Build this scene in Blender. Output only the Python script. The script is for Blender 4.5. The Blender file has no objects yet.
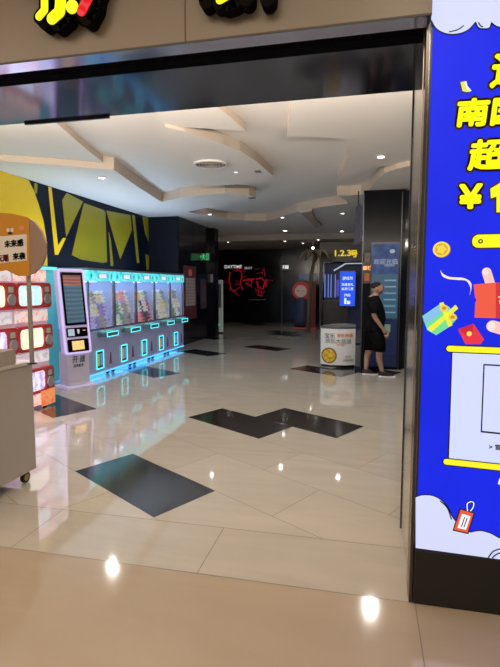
import bpy, bmesh, math, random
from mathutils import Vector, Matrix
random.seed(7)
C = bpy.context.scene.collection
PI = math.pi
# ------------------------------------------------------------------ survey helpers
# (turn a measured sight line of the photograph into a point on a real plane)
F = 500.0; CX, CY = 250.0, 333.5; H = 1.65
PT = math.atan(47.5/500); YW = math.atan(117/math.hypot(500, 47.5))
def ray(u, v):
    x = (u-CX)/F; z = -(v-CY)/F
    f = math.cos(PT)+z*math.sin(PT); up = -math.sin(PT)+z*math.cos(PT)
    return x*math.cos(YW)-f*math.sin(YW), x*math.sin(YW)+f*math.cos(YW), up
def onZ(u, v, z=0.0):
    r = ray(u, v); t = (z-H)/r[2]; return (r[0]*t, r[1]*t)
def onY(u, v, y):
    r = ray(u, v); t = y/r[1]; return (r[0]*t, H+r[2]*t)
def onX(u, v, x):
    r = ray(u, v); t = x/r[0]; return (r[1]*t, H+r[2]*t)
# ------------------------------------------------------------------ materials
MATS = {}
def mat(name, col, rough=0.5, metal=0.0, emit=None, es=0.0, spec=0.5, noise=0.0, nscale=8.0, alpha=None, trans=0.0, coat=0.0):
    if name in MATS: return MATS[name]
    m = bpy.data.materials.new(name); m.use_nodes = True
    nt = m.node_tree; b = nt.nodes['Principled BSDF']
    b.inputs['Base Color'].default_value = (*col, 1); b.inputs['Roughness'].default_value = rough
    b.inputs['Metallic'].default_value = metal; b.inputs['Specular IOR Level'].default_value = spec
    b.inputs['Coat Weight'].default_value = coat
    if trans: b.inputs['Transmission Weight'].default_value = trans; b.inputs['IOR'].default_value = 1.1
    if emit: b.inputs['Emission Color'].default_value = (*emit, 1); b.inputs['Emission Strength'].default_value = es
    if alpha is not None: b.inputs['Alpha'].default_value = alpha
    if noise:
        tc = nt.nodes.new('ShaderNodeTexCoord'); n = nt.nodes.new('ShaderNodeTexNoise'); n.inputs['Scale'].default_value = nscale
        n.inputs['Detail'].default_value = 5
        r = nt.nodes.new('ShaderNodeMapRange'); r.inputs['To Min'].default_value = 1-noise; r.inputs['To Max'].default_value = 1+noise
        x = nt.nodes.new('ShaderNodeVectorMath'); x.operation = 'SCALE'; x.inputs[0].default_value = col
        nt.links.new(tc.outputs['Object'], n.inputs['Vector']); nt.links.new(n.outputs['Fac'], r.inputs['Value'])
        nt.links.new(r.outputs['Result'], x.inputs['Scale']); nt.links.new(x.outputs['Vector'], b.inputs['Base Color'])
    MATS[name] = m; return m
def glow(name, col, s=1.0):
    return mat(name, (col[0]*.3, col[1]*.3, col[2]*.3), 0.5, emit=col, es=s)
def stripes(name, cols, scale, axis=2, es=0.0, rough=.5, dist=0.0, noise_scale=0):
    """banded or blotchy procedural colour: cols = list of colours over a ramp"""
    if name in MATS: return MATS[name]
    m = bpy.data.materials.new(name); m.use_nodes = True; nt = m.node_tree; b = nt.nodes['Principled BSDF']
    tc = nt.nodes.new('ShaderNodeTexCoord')
    if noise_scale:
        w = nt.nodes.new('ShaderNodeTexNoise'); w.inputs['Scale'].default_value = noise_scale; w.inputs['Detail'].default_value = 3
    else:
        w = nt.nodes.new('ShaderNodeTexWave'); w.bands_direction = 'XYZ'[axis]; w.inputs['Scale'].default_value = scale
        w.inputs['Distortion'].default_value = dist; w.wave_profile = 'SAW'
    r = nt.nodes.new('ShaderNodeValToRGB'); r.color_ramp.interpolation = 'CONSTANT' if not noise_scale else 'LINEAR'
    e = r.color_ramp.elements
    lo, hi = (0.0, 1.0) if not noise_scale else (.3, .7)
    while len(e) < len(cols): e.new(0.5)
    for i, c in enumerate(cols):
        e[i].position = lo+(hi-lo)*i/(len(cols)-(1 if noise_scale else 0)); e[i].color = (*c, 1)
    nt.links.new(tc.outputs['Object'], w.inputs['Vector']); nt.links.new(w.outputs['Fac'], r.inputs['Fac'])
    nt.links.new(r.outputs['Color'], b.inputs['Base Color']); b.inputs['Roughness'].default_value = rough
    if es: nt.links.new(r.outputs['Color'], b.inputs['Emission Color']); b.inputs['Emission Strength'].default_value = es
    MATS[name] = m; return m
# ------------------------------------------------------------------ mesh builder
def MB_join(t):
    return t
class MB:
    def __init__(s): s.bm = bmesh.new(); s.mi = 0
    def _faces(s, vs, fs):
        v = [s.bm.verts.new(p) for p in vs]
        for f in fs:
            try: fc = s.bm.faces.new([v[i] for i in f]); fc.material_index = s.mi
            except ValueError: pass
        return v
    def box(s, x0, x1, y0, y1, z0, z1):
        s._faces([(x0,y0,z0),(x1,y0,z0),(x1,y1,z0),(x0,y1,z0),(x0,y0,z1),(x1,y0,z1),(x1,y1,z1),(x0,y1,z1)],
                 [(0,3,2,1),(4,5,6,7),(0,1,5,4),(1,2,6,5),(2,3,7,6),(3,0,4,7)]); return s
    def rbox(s, x0, x1, y0, y1, z0, z1, bev=.02, seg=2):
        n0 = len(s.bm.verts); s.bm.verts.ensure_lookup_table()
        v = s._faces([(x0,y0,z0),(x1,y0,z0),(x1,y1,z0),(x0,y1,z0),(x0,y0,z1),(x1,y0,z1),(x1,y1,z1),(x0,y1,z1)],
                 [(0,3,2,1),(4,5,6,7),(0,1,5,4),(1,2,6,5),(2,3,7,6),(3,0,4,7)])
        es = set(e for q in v for e in q.link_edges)
        bmesh.ops.bevel(s.bm, geom=list(es), offset=bev, segments=seg, affect='EDGES', profile=.5); return s
    def prism(s, pts, a, b, axis=2):
        """closed polygon pts (2D), extruded a..b along axis (0: pts=(y,z); 1: pts=(x,z); 2: pts=(x,y))"""
        n = len(pts)
        def mk(p, h):
            return (h, p[0], p[1]) if axis == 0 else (p[0], h, p[1]) if axis == 1 else (p[0], p[1], h)
        s._faces([mk(p, a) for p in pts]+[mk(p, b) for p in pts],
                 [tuple(range(n))[::-1], tuple(range(n, 2*n))]+[(i, (i+1) % n, n+(i+1) % n, n+i) for i in range(n)]); return s
    def cyl(s, c, r, h, axis=2, n=20, r2=None):
        r2 = r if r2 is None else r2; a = [];  b = []
        for i in range(n):
            t = 2*PI*i/n; cc, ss = math.cos(t), math.sin(t)
            def P(rr, hh):
                q = [0, 0, 0]; o = [(1,2),(0,2),(0,1)][axis]
                q[o[0]] = c[o[0]]+rr*cc; q[o[1]] = c[o[1]]+rr*ss; q[axis] = c[axis]+hh; return tuple(q)
            a.append(P(r, 0)); b.append(P(r2, h))
        s._faces(a+b, [tuple(range(n))[::-1], tuple(range(n, 2*n))]+[(i, (i+1) % n, n+(i+1) % n, n+i) for i in range(n)]); return s
    def ball(s, c, r, sc=(1,1,1), n=12, m=8):
        vs = [(c[0], c[1], c[2]-r*sc[2])]
        for j in range(1, m):
            a = -PI/2+PI*j/m
            for i in range(n):
                t = 2*PI*i/n; vs.append((c[0]+r*sc[0]*math.cos(a)*math.cos(t), c[1]+r*sc[1]*math.cos(a)*math.sin(t), c[2]+r*sc[2]*math.sin(a)))
        vs.append((c[0], c[1], c[2]+r*sc[2])); T = len(vs)-1; fs = []
        for i in range(n):
            k = (i+1) % n; fs.append((0, 1+k, 1+i)); fs.append((T, 1+(m-2)*n+i, 1+(m-2)*n+k))
            for j in range(m-2): fs.append((1+j*n+i, 1+j*n+k, 1+(j+1)*n+k, 1+(j+1)*n+i))
        s._faces(vs, fs); return s
    def tube(s, pts, r, n=8, closed=False):
        P = [Vector(p) for p in pts]; rings = []
        rr = r if isinstance(r, (list, tuple)) else [r]*len(P)
        for i, p in enumerate(P):
            d = (P[min(i+1, len(P)-1)]-P[max(i-1, 0)]) if not closed else (P[(i+1) % len(P)]-P[i-1])
            d.normalize(); u = d.cross(Vector((0,0,1)))
            if u.length < .1: u = d.cross(Vector((0,1,0)))
            u.normalize(); w = d.cross(u)
            rings.append([p+rr[i]*(u*math.cos(2*PI*k/n)+w*math.sin(2*PI*k/n)) for k in range(n)])
        vs = [tuple(q) for g in rings for q in g]; fs = []
        for i in range(len(P)-(0 if closed else 1)):
            j = (i+1) % len(P)
            for k in range(n): fs.append((i*n+k, i*n+(k+1) % n, j*n+(k+1) % n, j*n+k))
        if not closed: fs += [tuple(range(n))[::-1], tuple((len(P)-1)*n+k for k in range(n))]
        s._faces(vs, fs); return s
    def ring(s, poly_out, poly_in, a, b, axis):
        n = len(poly_out)
        def mk(p, h): return (h, p[0], p[1]) if axis == 0 else (p[0], h, p[1]) if axis == 1 else (p[0], p[1], h)
        vs = [mk(p, a) for p in poly_out]+[mk(p, a) for p in poly_in]+[mk(p, b) for p in poly_out]+[mk(p, b) for p in poly_in]
        fs = []
        for i in range(n):
            j = (i+1) % n
            fs += [(i, j, n+j, n+i), (2*n+i, 3*n+i, 3*n+j, 2*n+j), (i, 2*n+i, 2*n+j, j), (n+i, n+j, 3*n+j, 3*n+i)]
        s._faces(vs, fs); return s
    def frame(s, x, y0, y1, z0, z1, t, d):
        """rectangular frame of bar t facing +x at plane x, depth d"""
        s.ring([(y0,z0),(y1,z0),(y1,z1),(y0,z1)], [(y0+t,z0+t),(y1-t,z0+t),(y1-t,z1-t),(y0+t,z1-t)], x, x+d, 0); return s
    def loft(s, rings, n=16):
        """rings: (cx,cy,cz,rx,ry) stacked ellipses"""
        vs = []; fs = []
        for (cx, cy, cz, rx, ry) in rings:
            for k in range(n): vs.append((cx+rx*math.cos(2*PI*k/n), cy+ry*math.sin(2*PI*k/n), cz))
        for i in range(len(rings)-1):
            for k in range(n): fs.append((i*n+k, i*n+(k+1) % n, (i+1)*n+(k+1) % n, (i+1)*n+k))
        fs += [tuple(range(n))[::-1], tuple((len(rings)-1)*n+k for k in range(n))]
        s._faces(vs, fs); return s
    def build(s, name, m, parent=None, smooth=False, rot=None):
        if rot is not None: bmesh.ops.transform(s.bm, matrix=rot, verts=s.bm.verts)
        bmesh.ops.recalc_face_normals(s.bm, faces=s.bm.faces)
        me = bpy.data.meshes.new(name); s.bm.to_mesh(me); s.bm.free()
        for mm in (m if isinstance(m, (list, tuple)) else [m]): me.materials.append(mm)
        if smooth:
            for p in me.polygons: p.use_smooth = True
        o = bpy.data.objects.new(name, me); C.objects.link(o)
        if parent: o.parent = parent
        return o
def rrect(y0, y1, z0, z1, r, n=4):
    p = []
    for cx, cy, a in ((y1-r, z1-r, 0), (y0+r, z1-r, 90), (y0+r, z0+r, 180), (y1-r, z0+r, 270)):
        for k in range(n+1):
            t = math.radians(a+90*k/n); p.append((cx+r*math.cos(t), cy+r*math.sin(t)))
    return p
def disc(cx, cz, r, n=24, ry=None):
    ry = ry or r
    return [(cx+r*math.cos(2*PI*i/n), cz+ry*math.sin(2*PI*i/n)) for i in range(n)]
def thing(name, label, cat, loc=(0,0,0), rz=0, group=None):
    o = bpy.data.objects.new(name, None); C.objects.link(o); o.location = loc; o.rotation_euler = (0,0,rz); o.empty_display_size = .1
    o['label'] = label; o['category'] = cat
    if group: o['group'] = group
    return o
def tag(o, label, cat, group=None, kind=None):
    o['label'] = label; o['category'] = cat
    if group: o['group'] = group
    if kind: o['kind'] = kind
    return o
def struct(o): o['kind'] = 'structure'; return o
def copy_tree(o, parent=None):
    c = o.copy(); C.objects.link(c)
    if parent: c.parent = parent
    for ch in list(o.children): copy_tree(ch, c)
    return c
def text(name, s, m, parent, loc, size, facing='-Y', ext=0.002, off=0.0, shear=0.0, align='LEFT', sx=1.0, rot=0.0, spread=0.0, n=10):
    """lettering as a mesh; facing -Y (towards the viewer) or +X"""
    cu = bpy.data.curves.new(name, 'FONT'); cu.body = s; cu.size = size; cu.extrude = ext; cu.offset = off; cu.shear = shear
    cu.align_x = align; cu.resolution_u = 3
    t = bpy.data.objects.new(name+'_tmp', cu); C.objects.link(t)
    bpy.context.view_layer.update()
    me = bpy.data.meshes.new_from_object(t.evaluated_get(bpy.context.evaluated_depsgraph_get()))
    bpy.data.objects.remove(t); bpy.data.curves.remove(cu)
    R = Matrix.Rotation(PI/2, 4, 'X')
    if facing == '+X': R = Matrix.Rotation(PI/2, 4, 'Z') @ R
    R = R @ Matrix.Rotation(rot, 4, 'Z') @ Matrix.Diagonal((sx, 1, 1, 1))
    me.transform(Matrix.Translation(loc) @ R)
    me.materials.clear(); me.materials.append(m)
    for p in me.polygons: p.material_index = 0
    me.name = name
    if spread:      # heavier strokes: the glyph thickened evenly all round
        b2 = bmesh.new()
        for k in range(n):
            t0 = 2*PI*k/n; m2 = me.copy(); d = (spread*math.cos(t0), 0, spread*math.sin(t0)) if facing == '-Y' else (0, spread*math.cos(t0), spread*math.sin(t0))
            m2.transform(Matrix.Translation(d)); b2.from_mesh(m2); bpy.data.meshes.remove(m2)
        b2.to_mesh(me); b2.free()
    o = bpy.data.objects.new(name, me); C.objects.link(o); o.parent = parent
    return o

# ------------------------------------------------------------------ common materials
black = mat('black_panel', (.006,.007,.012), .25)
navy = mat('navy_wall', (.004,.006,.014), .45, noise=.2, spec=.15)
granite = mat('black_granite', (.006,.007,.011), .18, spec=.1, noise=.35, nscale=60)
white_c = mat('ceiling_paint', (.78,.76,.73), .85, noise=.02, nscale=2)
riser_m = mat('riser_light_tint', (.54,.46,.39), .8, noise=.12, nscale=1.2)  # warm cove light on the risers put into their colour
beige = mat('beige_fascia', (.16,.122,.085), .35, noise=.04, nscale=3)
steel = mat('brushed_steel', (.72,.68,.63), .20, metal=1)
dsteel = mat('dark_steel', (.10,.10,.10), .2, metal=1)
soffm = mat('glossy_soffit', (.09,.10,.15), .10, metal=.85, noise=.35, nscale=2.2)  # noise puts streaks of reflected light into the colour
tile_l = None
def tile_mat(name, c1, c2, rough, sc, warp=3.0):
    m = bpy.data.materials.new(name); m.use_nodes = True; nt = m.node_tree; b = nt.nodes['Principled BSDF']
    tc = nt.nodes.new('ShaderNodeTexCoord'); mp = nt.nodes.new('ShaderNodeMapping'); mp.inputs['Rotation'].default_value = (0,0,math.radians(32.5)); mp.inputs['Scale'].default_value = (1, 5, 1)
    n = nt.nodes.new('ShaderNodeTexNoise'); n.inputs['Scale'].default_value = sc; n.inputs['Detail'].default_value = 6; n.inputs['Distortion'].default_value = warp
    r = nt.nodes.new('ShaderNodeValToRGB'); r.color_ramp.elements[0].position = .3; r.color_ramp.elements[1].position = .7
    r.color_ramp.elements[0].color = (*c1, 1); r.color_ramp.elements[1].color = (*c2, 1)
    a = nt.nodes.new('ShaderNodeAttribute'); a.attribute_name = 'tone'
    x = nt.nodes.new('ShaderNodeVectorMath'); x.operation = 'SCALE'
    nt.links.new(tc.outputs['Object'], mp.inputs['Vector']); nt.links.new(mp.outputs['Vector'], n.inputs['Vector'])
    nt.links.new(n.outputs['Fac'], r.inputs['Fac']); nt.links.new(r.outputs['Color'], x.inputs[0]); nt.links.new(a.outputs['Fac'], x.inputs['Scale'])
    nt.links.new(x.outputs['Vector'], b.inputs['Base Color']); b.inputs['Roughness'].default_value = rough
    b.inputs['Specular IOR Level'].default_value = .75
    MATS[name] = m; return m
tile_l = tile_mat('polished_cream_tile', (.47,.43,.37), (.52,.48,.415), .05, .8, 1.5)
tile_d = tile_mat('dark_grained_tile', (.010,.009,.010), (.035,.030,.030), .12, 5.0, 1.0)
tile_w = tile_mat('warm_mall_tile', (.40,.315,.235), (.44,.35,.265), .09, .6, 1.0)
grout = mat('grout', (.16,.14,.12), .6)

# ------------------------------------------------------------------ floor
def clip(poly, inside, inter):
    out = []
    for i in range(len(poly)):
        a, b = poly[i-1], poly[i]
        ia, ib = inside(a), inside(b)
        if ia != ib: out.append(inter(a, b))
        if ib: out.append(b)
    return out
def clip_rect(poly, x0, x1, y0, y1):
    for ax, v, sg in ((0, x0, 1), (0, x1, -1), (1, y0, 1), (1, y1, -1)):
        if not poly: return poly
        poly = clip(poly, lambda p: (p[ax]-v)*sg >= 0,
                    lambda a, b: tuple(a[k]+(b[k]-a[k])*(v-a[ax])/(b[ax]-a[ax]) for k in (0, 1)))
    return poly
fb = bmesh.new(); tone = fb.faces.layers.float.new('tone')
def tile(poly, mi, z=0.0, t=1.0):
    if len(poly) < 3: return
    f = fb.faces.new([fb.verts.new((p[0], p[1], z)) for p in poly]); f.material_index = mi; f[tone] = t
a = math.radians(-32.5); b = math.radians(62)
U = (math.cos(a)*1.255, math.sin(a)*1.255); V = (math.cos(b)*.62, math.sin(b)*.62); O = (-2.51, 3.87)
dark = {(0,0),(3,-1),(4,0),(1,-3),(5,-4),(9,-5),(8,-6),(12,-4),(17,-6),(18,-6),(21,-9),(22,-9),(13,-7),(9,-2),(10,-1),(15,-1),(16,-3),(6,3),(14,5)}
g = .0022
for r in range(-12, 40):
    for k in range(-20, 16):
        off = .5 if r % 2 else 0
        def W(i, j): return (O[0]+U[0]*i+V[0]*j, O[1]+U[1]*i+V[1]*j)
        gi, gj = g/1.255, g/.62
        q = [W(k+off+gi, r+gj), W(k+off+1-gi, r+gj), W(k+off+1-gi, r+1-gj), W(k+off+gi, r+1-gj)]
        q = clip_rect(q, -8.9, 3.0, 3.163, 22.3)
        tile(q, 1 if (r, k) in dark else 0, 0, random.uniform(.96, 1.04))
# threshold slabs and mall slabs
for x0 in [-9.0+1.24*i for i in range(-1, 12)]:
    s = x0+.64
    tile([(s+g, 2.60+g), (s+1.24-g, 2.60+g), (s+1.24-g, 3.160-g), (s+g, 3.160-g)], 0, 0, random.uniform(.95, 1.0))
for r in range(7):
    y1 = 2.60-.9*r
    for k in range(-8, 6):
        s = k*3.0+.28+(1.5 if r % 2 else 0)
        tile([(s+g, y1-.9+g), (s+3.0-g, y1-.9+g), (s+3.0-g, y1-g), (s+g, y1-g)], 2, 0, random.uniform(.97, 1.0))
tile([(-10,-4), (8,-4), (8,22.4), (-10,22.4)], 3, -.002, 1)
me = bpy.data.meshes.new('floor'); fb.to_mesh(me); fb.free()
for m in (tile_l, tile_d, tile_w, grout): me.materials.append(m)
fl = bpy.data.objects.new('floor', me); C.objects.link(fl); struct(fl)

# ------------------------------------------------------------------ ceiling
CZ = 3.70
struct(MB().box(-5.9, 3.1, 3.16, 18.0, CZ, CZ+.1).build('ceiling', white_c))
def plate(name, pts, z):
    m = MB(); m.prism(pts, z, CZ-.0005, 2); bmesh.ops.recalc_face_normals(m.bm, faces=m.bm.faces)
    for f in m.bm.faces:
        if abs(f.normal.z) < .5: f.material_index = 1
    o = m.build(name, [white_c, riser_m]); return struct(o)
def Pz(z, l): return [onZ(u, v, z) for u, v in l]
z = 3.5
big = [(-5.8, onZ(-20,159.5,z)[1])]+Pz(z, [(0,161),(60,165.5),(114,170),(138,187),(162,202),(180,197.5),(200,195),(225,193.5),(249,195.5),(256,197.5),(235,202),(205,208),(188,212),
      (200,214.5),(215,217),(227,219),(245,220.5),(266,221),(280,217),(297,211.5),(320,207),(348,203.5),(346,200),(337,195.5),(350,195.5),(361,194.5),(370,189),(377,180),(384,173),(396,169),(409,166)])
big += [(3.0, big[-1][1]-.6), (3.0, 17.99), (-5.8, 17.99)]
plate('trim_1', big, z)
z = 3.6
plate('trim_2', Pz(z, [(62,128),(85,148),(108,166.5)])+[(-4.9,8.2), (-5.8,7.9), (-5.8,3.2), (-3.1,3.2)], z)
z = 3.56
plate('trim_3', Pz(z, [(165,127),(185,131.5),(205,138),(222,143.5),(240,151),(256,161),(273,176),(268,180),(245,184),(205,186),(176,172),(168,150)]), z)
z = 3.6
plate('trim_4', Pz(z, [(217,107),(231,118),(246,131),(205,128.5),(165,126.5)])+[(-1.9,3.2), (-1.2,3.2)], z)
z = 3.58
plate('trim_5', Pz(z, [(287,136),(318,137),(347,139),(350,147),(348,158),(344,168),(338,178),(352,176),(372,168)])+[(2.9,7.2), (2.9,3.2), (-.36,3.2)], z)
struct(MB().box(-8.9, 3.1, 18.0, 22.4, 3.3, 3.6).build('ceiling', mat('far_ceiling', (.42,.38,.34), .8)))
z = 3.5
# hanging notch below the ceiling
struct(MB().prism(Pz(3.44, [(300,213),(312,211),(314,219),(322,226),(316,228),(309,221)]), 3.44, 3.499, 2).build('trim_6', riser_m))
# mall ceiling above the camera
struct(MB().box(-10, 8, -4, 2.58, 4.2, 4.3).build('ceiling', mat('mall_ceiling', (.55,.48,.40), .8)))

# ------------------------------------------------------------------ walls
wl = -5.8
struct(MB().box(wl-.1, wl, 3.16, 13.0, 0, CZ).build('wall_left', navy))
struct(MB().box(-5.85, -4.95, 12.75, 12.85, 0, 3.5).build('wall_return', navy))
struct(MB().box(-5.05, -4.95, 12.85, 15.6, 0, 3.5).build('wall_left_rear', mat('dark_glass_wall', (.010,.011,.018), .12)))
struct(MB().box(-5.16, -4.80, 15.6, 16.0, 0, 3.5).build('wall_left_pillar', granite))
struct(MB().box(-9.0, -8.9, 15.9, 22.4, 0, 3.4).build('wall_left_corridor', navy))
struct(MB().box(-9.0, -5.16, 15.9, 16.0, 0, 3.5).build('wall_corridor_front', navy))
struct(MB().box(-9.0, 3.1, 22.3, 22.4, 0, 3.3).build('wall_back', mat('dark_shop_glass', (.006,.007,.014), .15)))
struct(MB().box(3.0, 3.1, 3.16, 22.4, 0, CZ).build('wall_right', navy))
# partition behind the light box + header
struct(MB().box(1.75, 8, 2.6, 3.16, 0, 4.25).build('wall_front_right', beige))
struct(MB().box(-10, -5.9, 2.6, 3.16, 0, 4.25).build('wall_front_left', beige))
struct(MB().box(-5.9, .262, 2.53, 2.59, 2.89, 4.2).build('wall_fascia', beige))
struct(MB().box(-5.9, .262, 2.534, 2.65, 2.884, 2.889).build('trim_7', mat('lip', (.38,.40,.55), .12, metal=.9)))
struct(MB().box(-5.9, .262, 2.53, 2.534, 2.88, 2.89).build('trim_17', mat('fascia_edge', (.05,.04,.03), .5)))
struct(MB().box(-5.9, .262, 2.59, 2.80, 2.93, 2.95).build('trim_8', mat('groove', (.003,.003,.004), .6, spec=.1)))
struct(MB().box(-5.9, .262, 2.80, 3.44, 2.88, 3.55).build('wall_header', soffm))
struct(MB().box(-2.55, -1.85, 3.425, 3.445, 2.865, 2.88).build('trim_9', black))
for xx in (-.93,):
    struct(MB().box(xx, xx+.006, 2.527, 2.53, 2.89, 4.2).build('trim_10', mat('joint', (.10,.075,.05), .6)))
# steel jamb
struct(MB().box(.262, .30, 2.635, 3.44, 0, 3.2).build('wall_jamb', steel))
struct(MB().box(.248, .262, 2.60, 2.70, 0, 2.93).build('trim_11', dsteel))
struct(MB().box(.246, .262, 2.70, 2.73, 0, 2.93).build('trim_12', mat('brass', (.75,.55,.38), .3, metal=1)))
struct(MB().box(.254, .262, 3.425, 3.44, 0, 2.88).build('trim_13', dsteel))
# yellow shapes of the wall
yl = mat('yellow_paint_lit', (.70,.48,.01), .35); yl_dim = mat('yellow_paint_shaded', (.27,.23,.012), .3)  # one yellow paint; its brightly lit and dim tones put into the colour
WS = [([(-30,158),(0,169.5),(28,180),(33,190),(38,204),(43,221),(46,240),(47,266),(-30,266)], yl),
      ([(34,183),(37,184),(36.5,193),(34,194.5)], yl_dim),
      ([(48,186.5),(51,187.5),(57.6,246),(62.7,238),(65.6,238),(57.6,254.8),(54.6,254.8)], yl),
      ([(61.8,200),(66.3,193),(82.6,201.5),(66,236.5)], yl_dim),
      ([(83.5,203),(103.2,210),(105,212),(106.7,262),(103,263),(80.5,259.5),(71.5,255)], yl_dim),
      ([(106,210.5),(130,215),(131.5,230),(120,259)], yl_dim),
      ([(108.5,232),(110.5,240),(113,266),(110.5,266)], yl_dim),
      ([(132,215.2),(134.5,215.8),(139,263),(137,263)], yl_dim),
      ([(142.5,216.5),(153.2,219.5),(153.4,253.5),(145,233)], yl_dim),
      ([(145.5,254),(148.8,256),(148.6,270),(146.5,270)], yl_dim)]
dec = thing('wall_mural', 'yellow angular shard mural on the black wall above the claw machines', 'mural', (wl, 9, 0))
for poly, m in WS:
    pts = [onX(u, v, wl) for u, v in poly]
    pts = [(y-9, min(zz, 3.499)) for y, zz in pts]
    MB().prism(pts, .001, .012, 0).build('yellow_shard', m, dec)

# ------------------------------------------------------------------ claw machines
silver = mat('silver_panel_lit', (.46,.46,.60), .3, metal=.2, noise=.08, nscale=3, emit=(.35,.38,.75), es=.13)  # lilac light shining on the cabinets put in as emission
cyan = glow('cyan_glow', (.10,.85,.95), 1.5); cyan_s = stripes('cyan_sign', [(.02,.40,.55),(.06,.70,.80),(.25,.80,.85),(.03,.55,.65)], 0, es=.85, noise_scale=7)
blue_in = mat('blue_interior', (.05,.13,.55), .5, emit=(.04,.14,.75), es=.35)
back_in = mat('pale_interior_lit', (.35,.40,.65), .5, emit=(.25,.34,.75), es=.35)  # pale blue emission stands in for lamp light on the inner panels
glassm = mat('machine_glass', (.8,.9,1), .03, alpha=.12)
frame_m = mat('chrome_frame', (.5,.5,.62), .2, metal=.8)
backp = stripes('machine_poster', [(.50,.52,.85),(.62,.68,.92),(.45,.55,.88)], 6, 2, es=.6)
txt_w = glow('white_letter', (.95,.95,1), 1.0)
def make_machine():
    r = thing('claw_machine', 'x', 'claw machine', (0,0,0), 0, 'claw machines in the glowing row')
    w = .92
    m = MB(); m.prism([(0,.10),(0,.80),(.06,.86),(-.86,.86),(-.88,.10)], .004, w-.004, 1); m.build('cabinet', silver, r)
    MB().box(-.84, .015, .004, w-.004, .075, .10).build('base_light', glow('base_glow', (.10,.50,.95), 1.5), r)
    t = MB()
    for y in (.012, w-.04): t.box(.0, .03, y, y+.028, .88, 1.94)
    for y in (.012, w-.04): t.box(-.86, -.83, y, y+.028, .88, 1.94)
    t.box(0, .03, .012, w-.012, .86, .90)
    for y in (.012, w-.04): t.box(-.86, .03, y, y+.028, .862, .885)
    t = MB_join(t)
    t.build('frame', frame_m, r)
    MB().box(.012, .016, .04, w-.04, .90, 1.74).build('front_glass', glassm, r)
    MB().box(-.86, -.845, .02, w-.02, .87, 1.75).build('back_panel', back_in, r)
    MB().box(-.845, -.03, w-.022, w-.012, .876, 1.75).build('side_panel', back_in, r)
    MB().box(-.84, -.83, .10, w-.25, 1.30, 1.72).build('poster', backp, r)
    MB().box(-.84, 0, .02, w-.02, .862, .874).build('prize_floor', blue_in, r)
    h = MB().rbox(-.86, .04, .006, w-.006, 1.74, 1.92, .012).build('header', cyan_s, r)
    MB().prism(rrect(.30, .70, 1.78, 1.88, .03), .040, .046, 0).build('name_plate', glow('plate', (.12,.45,.65), .9), h)
    text('lettering', '娃娃机', txt_w, h, (.047, .36, 1.795), .085, '+X', off=.001)
    for yy in (.10, .80):
        MB().prism([(yy-.04,1.83),(yy,1.89),(yy+.04,1.83),(yy,1.77)], .040, .046, 0).build('diamond', glow('teal_gem', (.0,.45,.35), 1.0), h)
    MB().box(-.87, .05, 0, w, 1.92, 1.96).build('top_trim', mat('top_trim', (.30,.42,.48), .3, metal=.5), r)
    lt = MB().box(-.55, -.25, .15, w-.15, 1.725, 1.735).build('interior_lamp', glow('interior_lamp', (.75,.8,1), 4), r)
    c = MB(); c.box(-.45,-.42,.04,w-.04,1.68,1.70); c.cyl((-.43,.45,1.48), .012, .22)
    c.ball((-.43,.45,1.47), .045, (1,1,.8))
    for k in range(3):
        t0 = 2*PI*k/3; dx, dy = math.cos(t0), math.sin(t0)
        c.tube([(-.43+.03*dx,.45+.03*dy,1.46), (-.43+.10*dx,.45+.10*dy,1.40), (-.43+.06*dx,.45+.06*dy,1.32)], .009, 6)
    c.build('claw', frame_m, r)
    # control shelf with lit outline
    sh = MB(); sh.rbox(.0, .20, .30, .72, .745, .835, .015); s = sh.build('control_box', mat('control', (.10,.20,.22), .4), r)
    o = MB(); o.frame(.198, .30, .72, .745, .835, .014, .008); o.build('light_outline', cyan, s)
    MB().box(.03, .15, .32, .70, .836, .842).build('control_top', glow('control_top', (.1,.6,.55), .8), s)
    j = MB(); j.cyl((.10,.42,.84), .007, .07); j.ball((.10,.42,.915), .02); j.build('joystick', mat('stick', (.7,.1,.1), .3), s)
    d = MB().box(.0, .008, .24, .50, .16, .50).build('coin_door', mat('coin_dark', (.02,.05,.07), .4), r)
    MB().frame(.006, .24, .50, .16, .50, .022, .012).build('light_outline', cyan, d)
    MB().box(.009, .014, .29, .36, .22, .44).build('coin_slot', glow('coin_orange', (.45,.35,.05), .8), d)
    MB().box(.009, .014, .385, .45, .22, .44).build('bill_slot', glow('bill_blue', (.05,.30,.8), .8), d)
    MB().prism([(.72,.20),(.80,.20),(.78,.42),(.75,.42)], .0, .008, 0).build('prize_vent', mat('vent_red', (.20,.10,.16), .4), r)
    for x in (-.10, -.78):
        for y in (.10, .82):
            q = MB(); q.cyl((x, y-.015, .036), .036, .03, 1, 14); q.box(x-.012, x+.012, y-.022, y+.022, .03, .076); q.build('caster', black, r)
    return r
mproto = make_machine()
lab = ['claw machine nearest the kiosk, purple toys and a pale poster inside', 'second claw machine from the kiosk, green and pink toys inside',
       'middle claw machine with a yellow toy on top and red toys below', 'fourth claw machine from the kiosk, white and cream toys inside',
       'claw machine at the far end of the row by the dark wall']
machines = []
for i in range(5):
    o = mproto if i == 0 else copy_tree(mproto)
    o.location = (-4.66, 7.70+.922*i, 0); o['label'] = lab[i]; machines.append(o)
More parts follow.
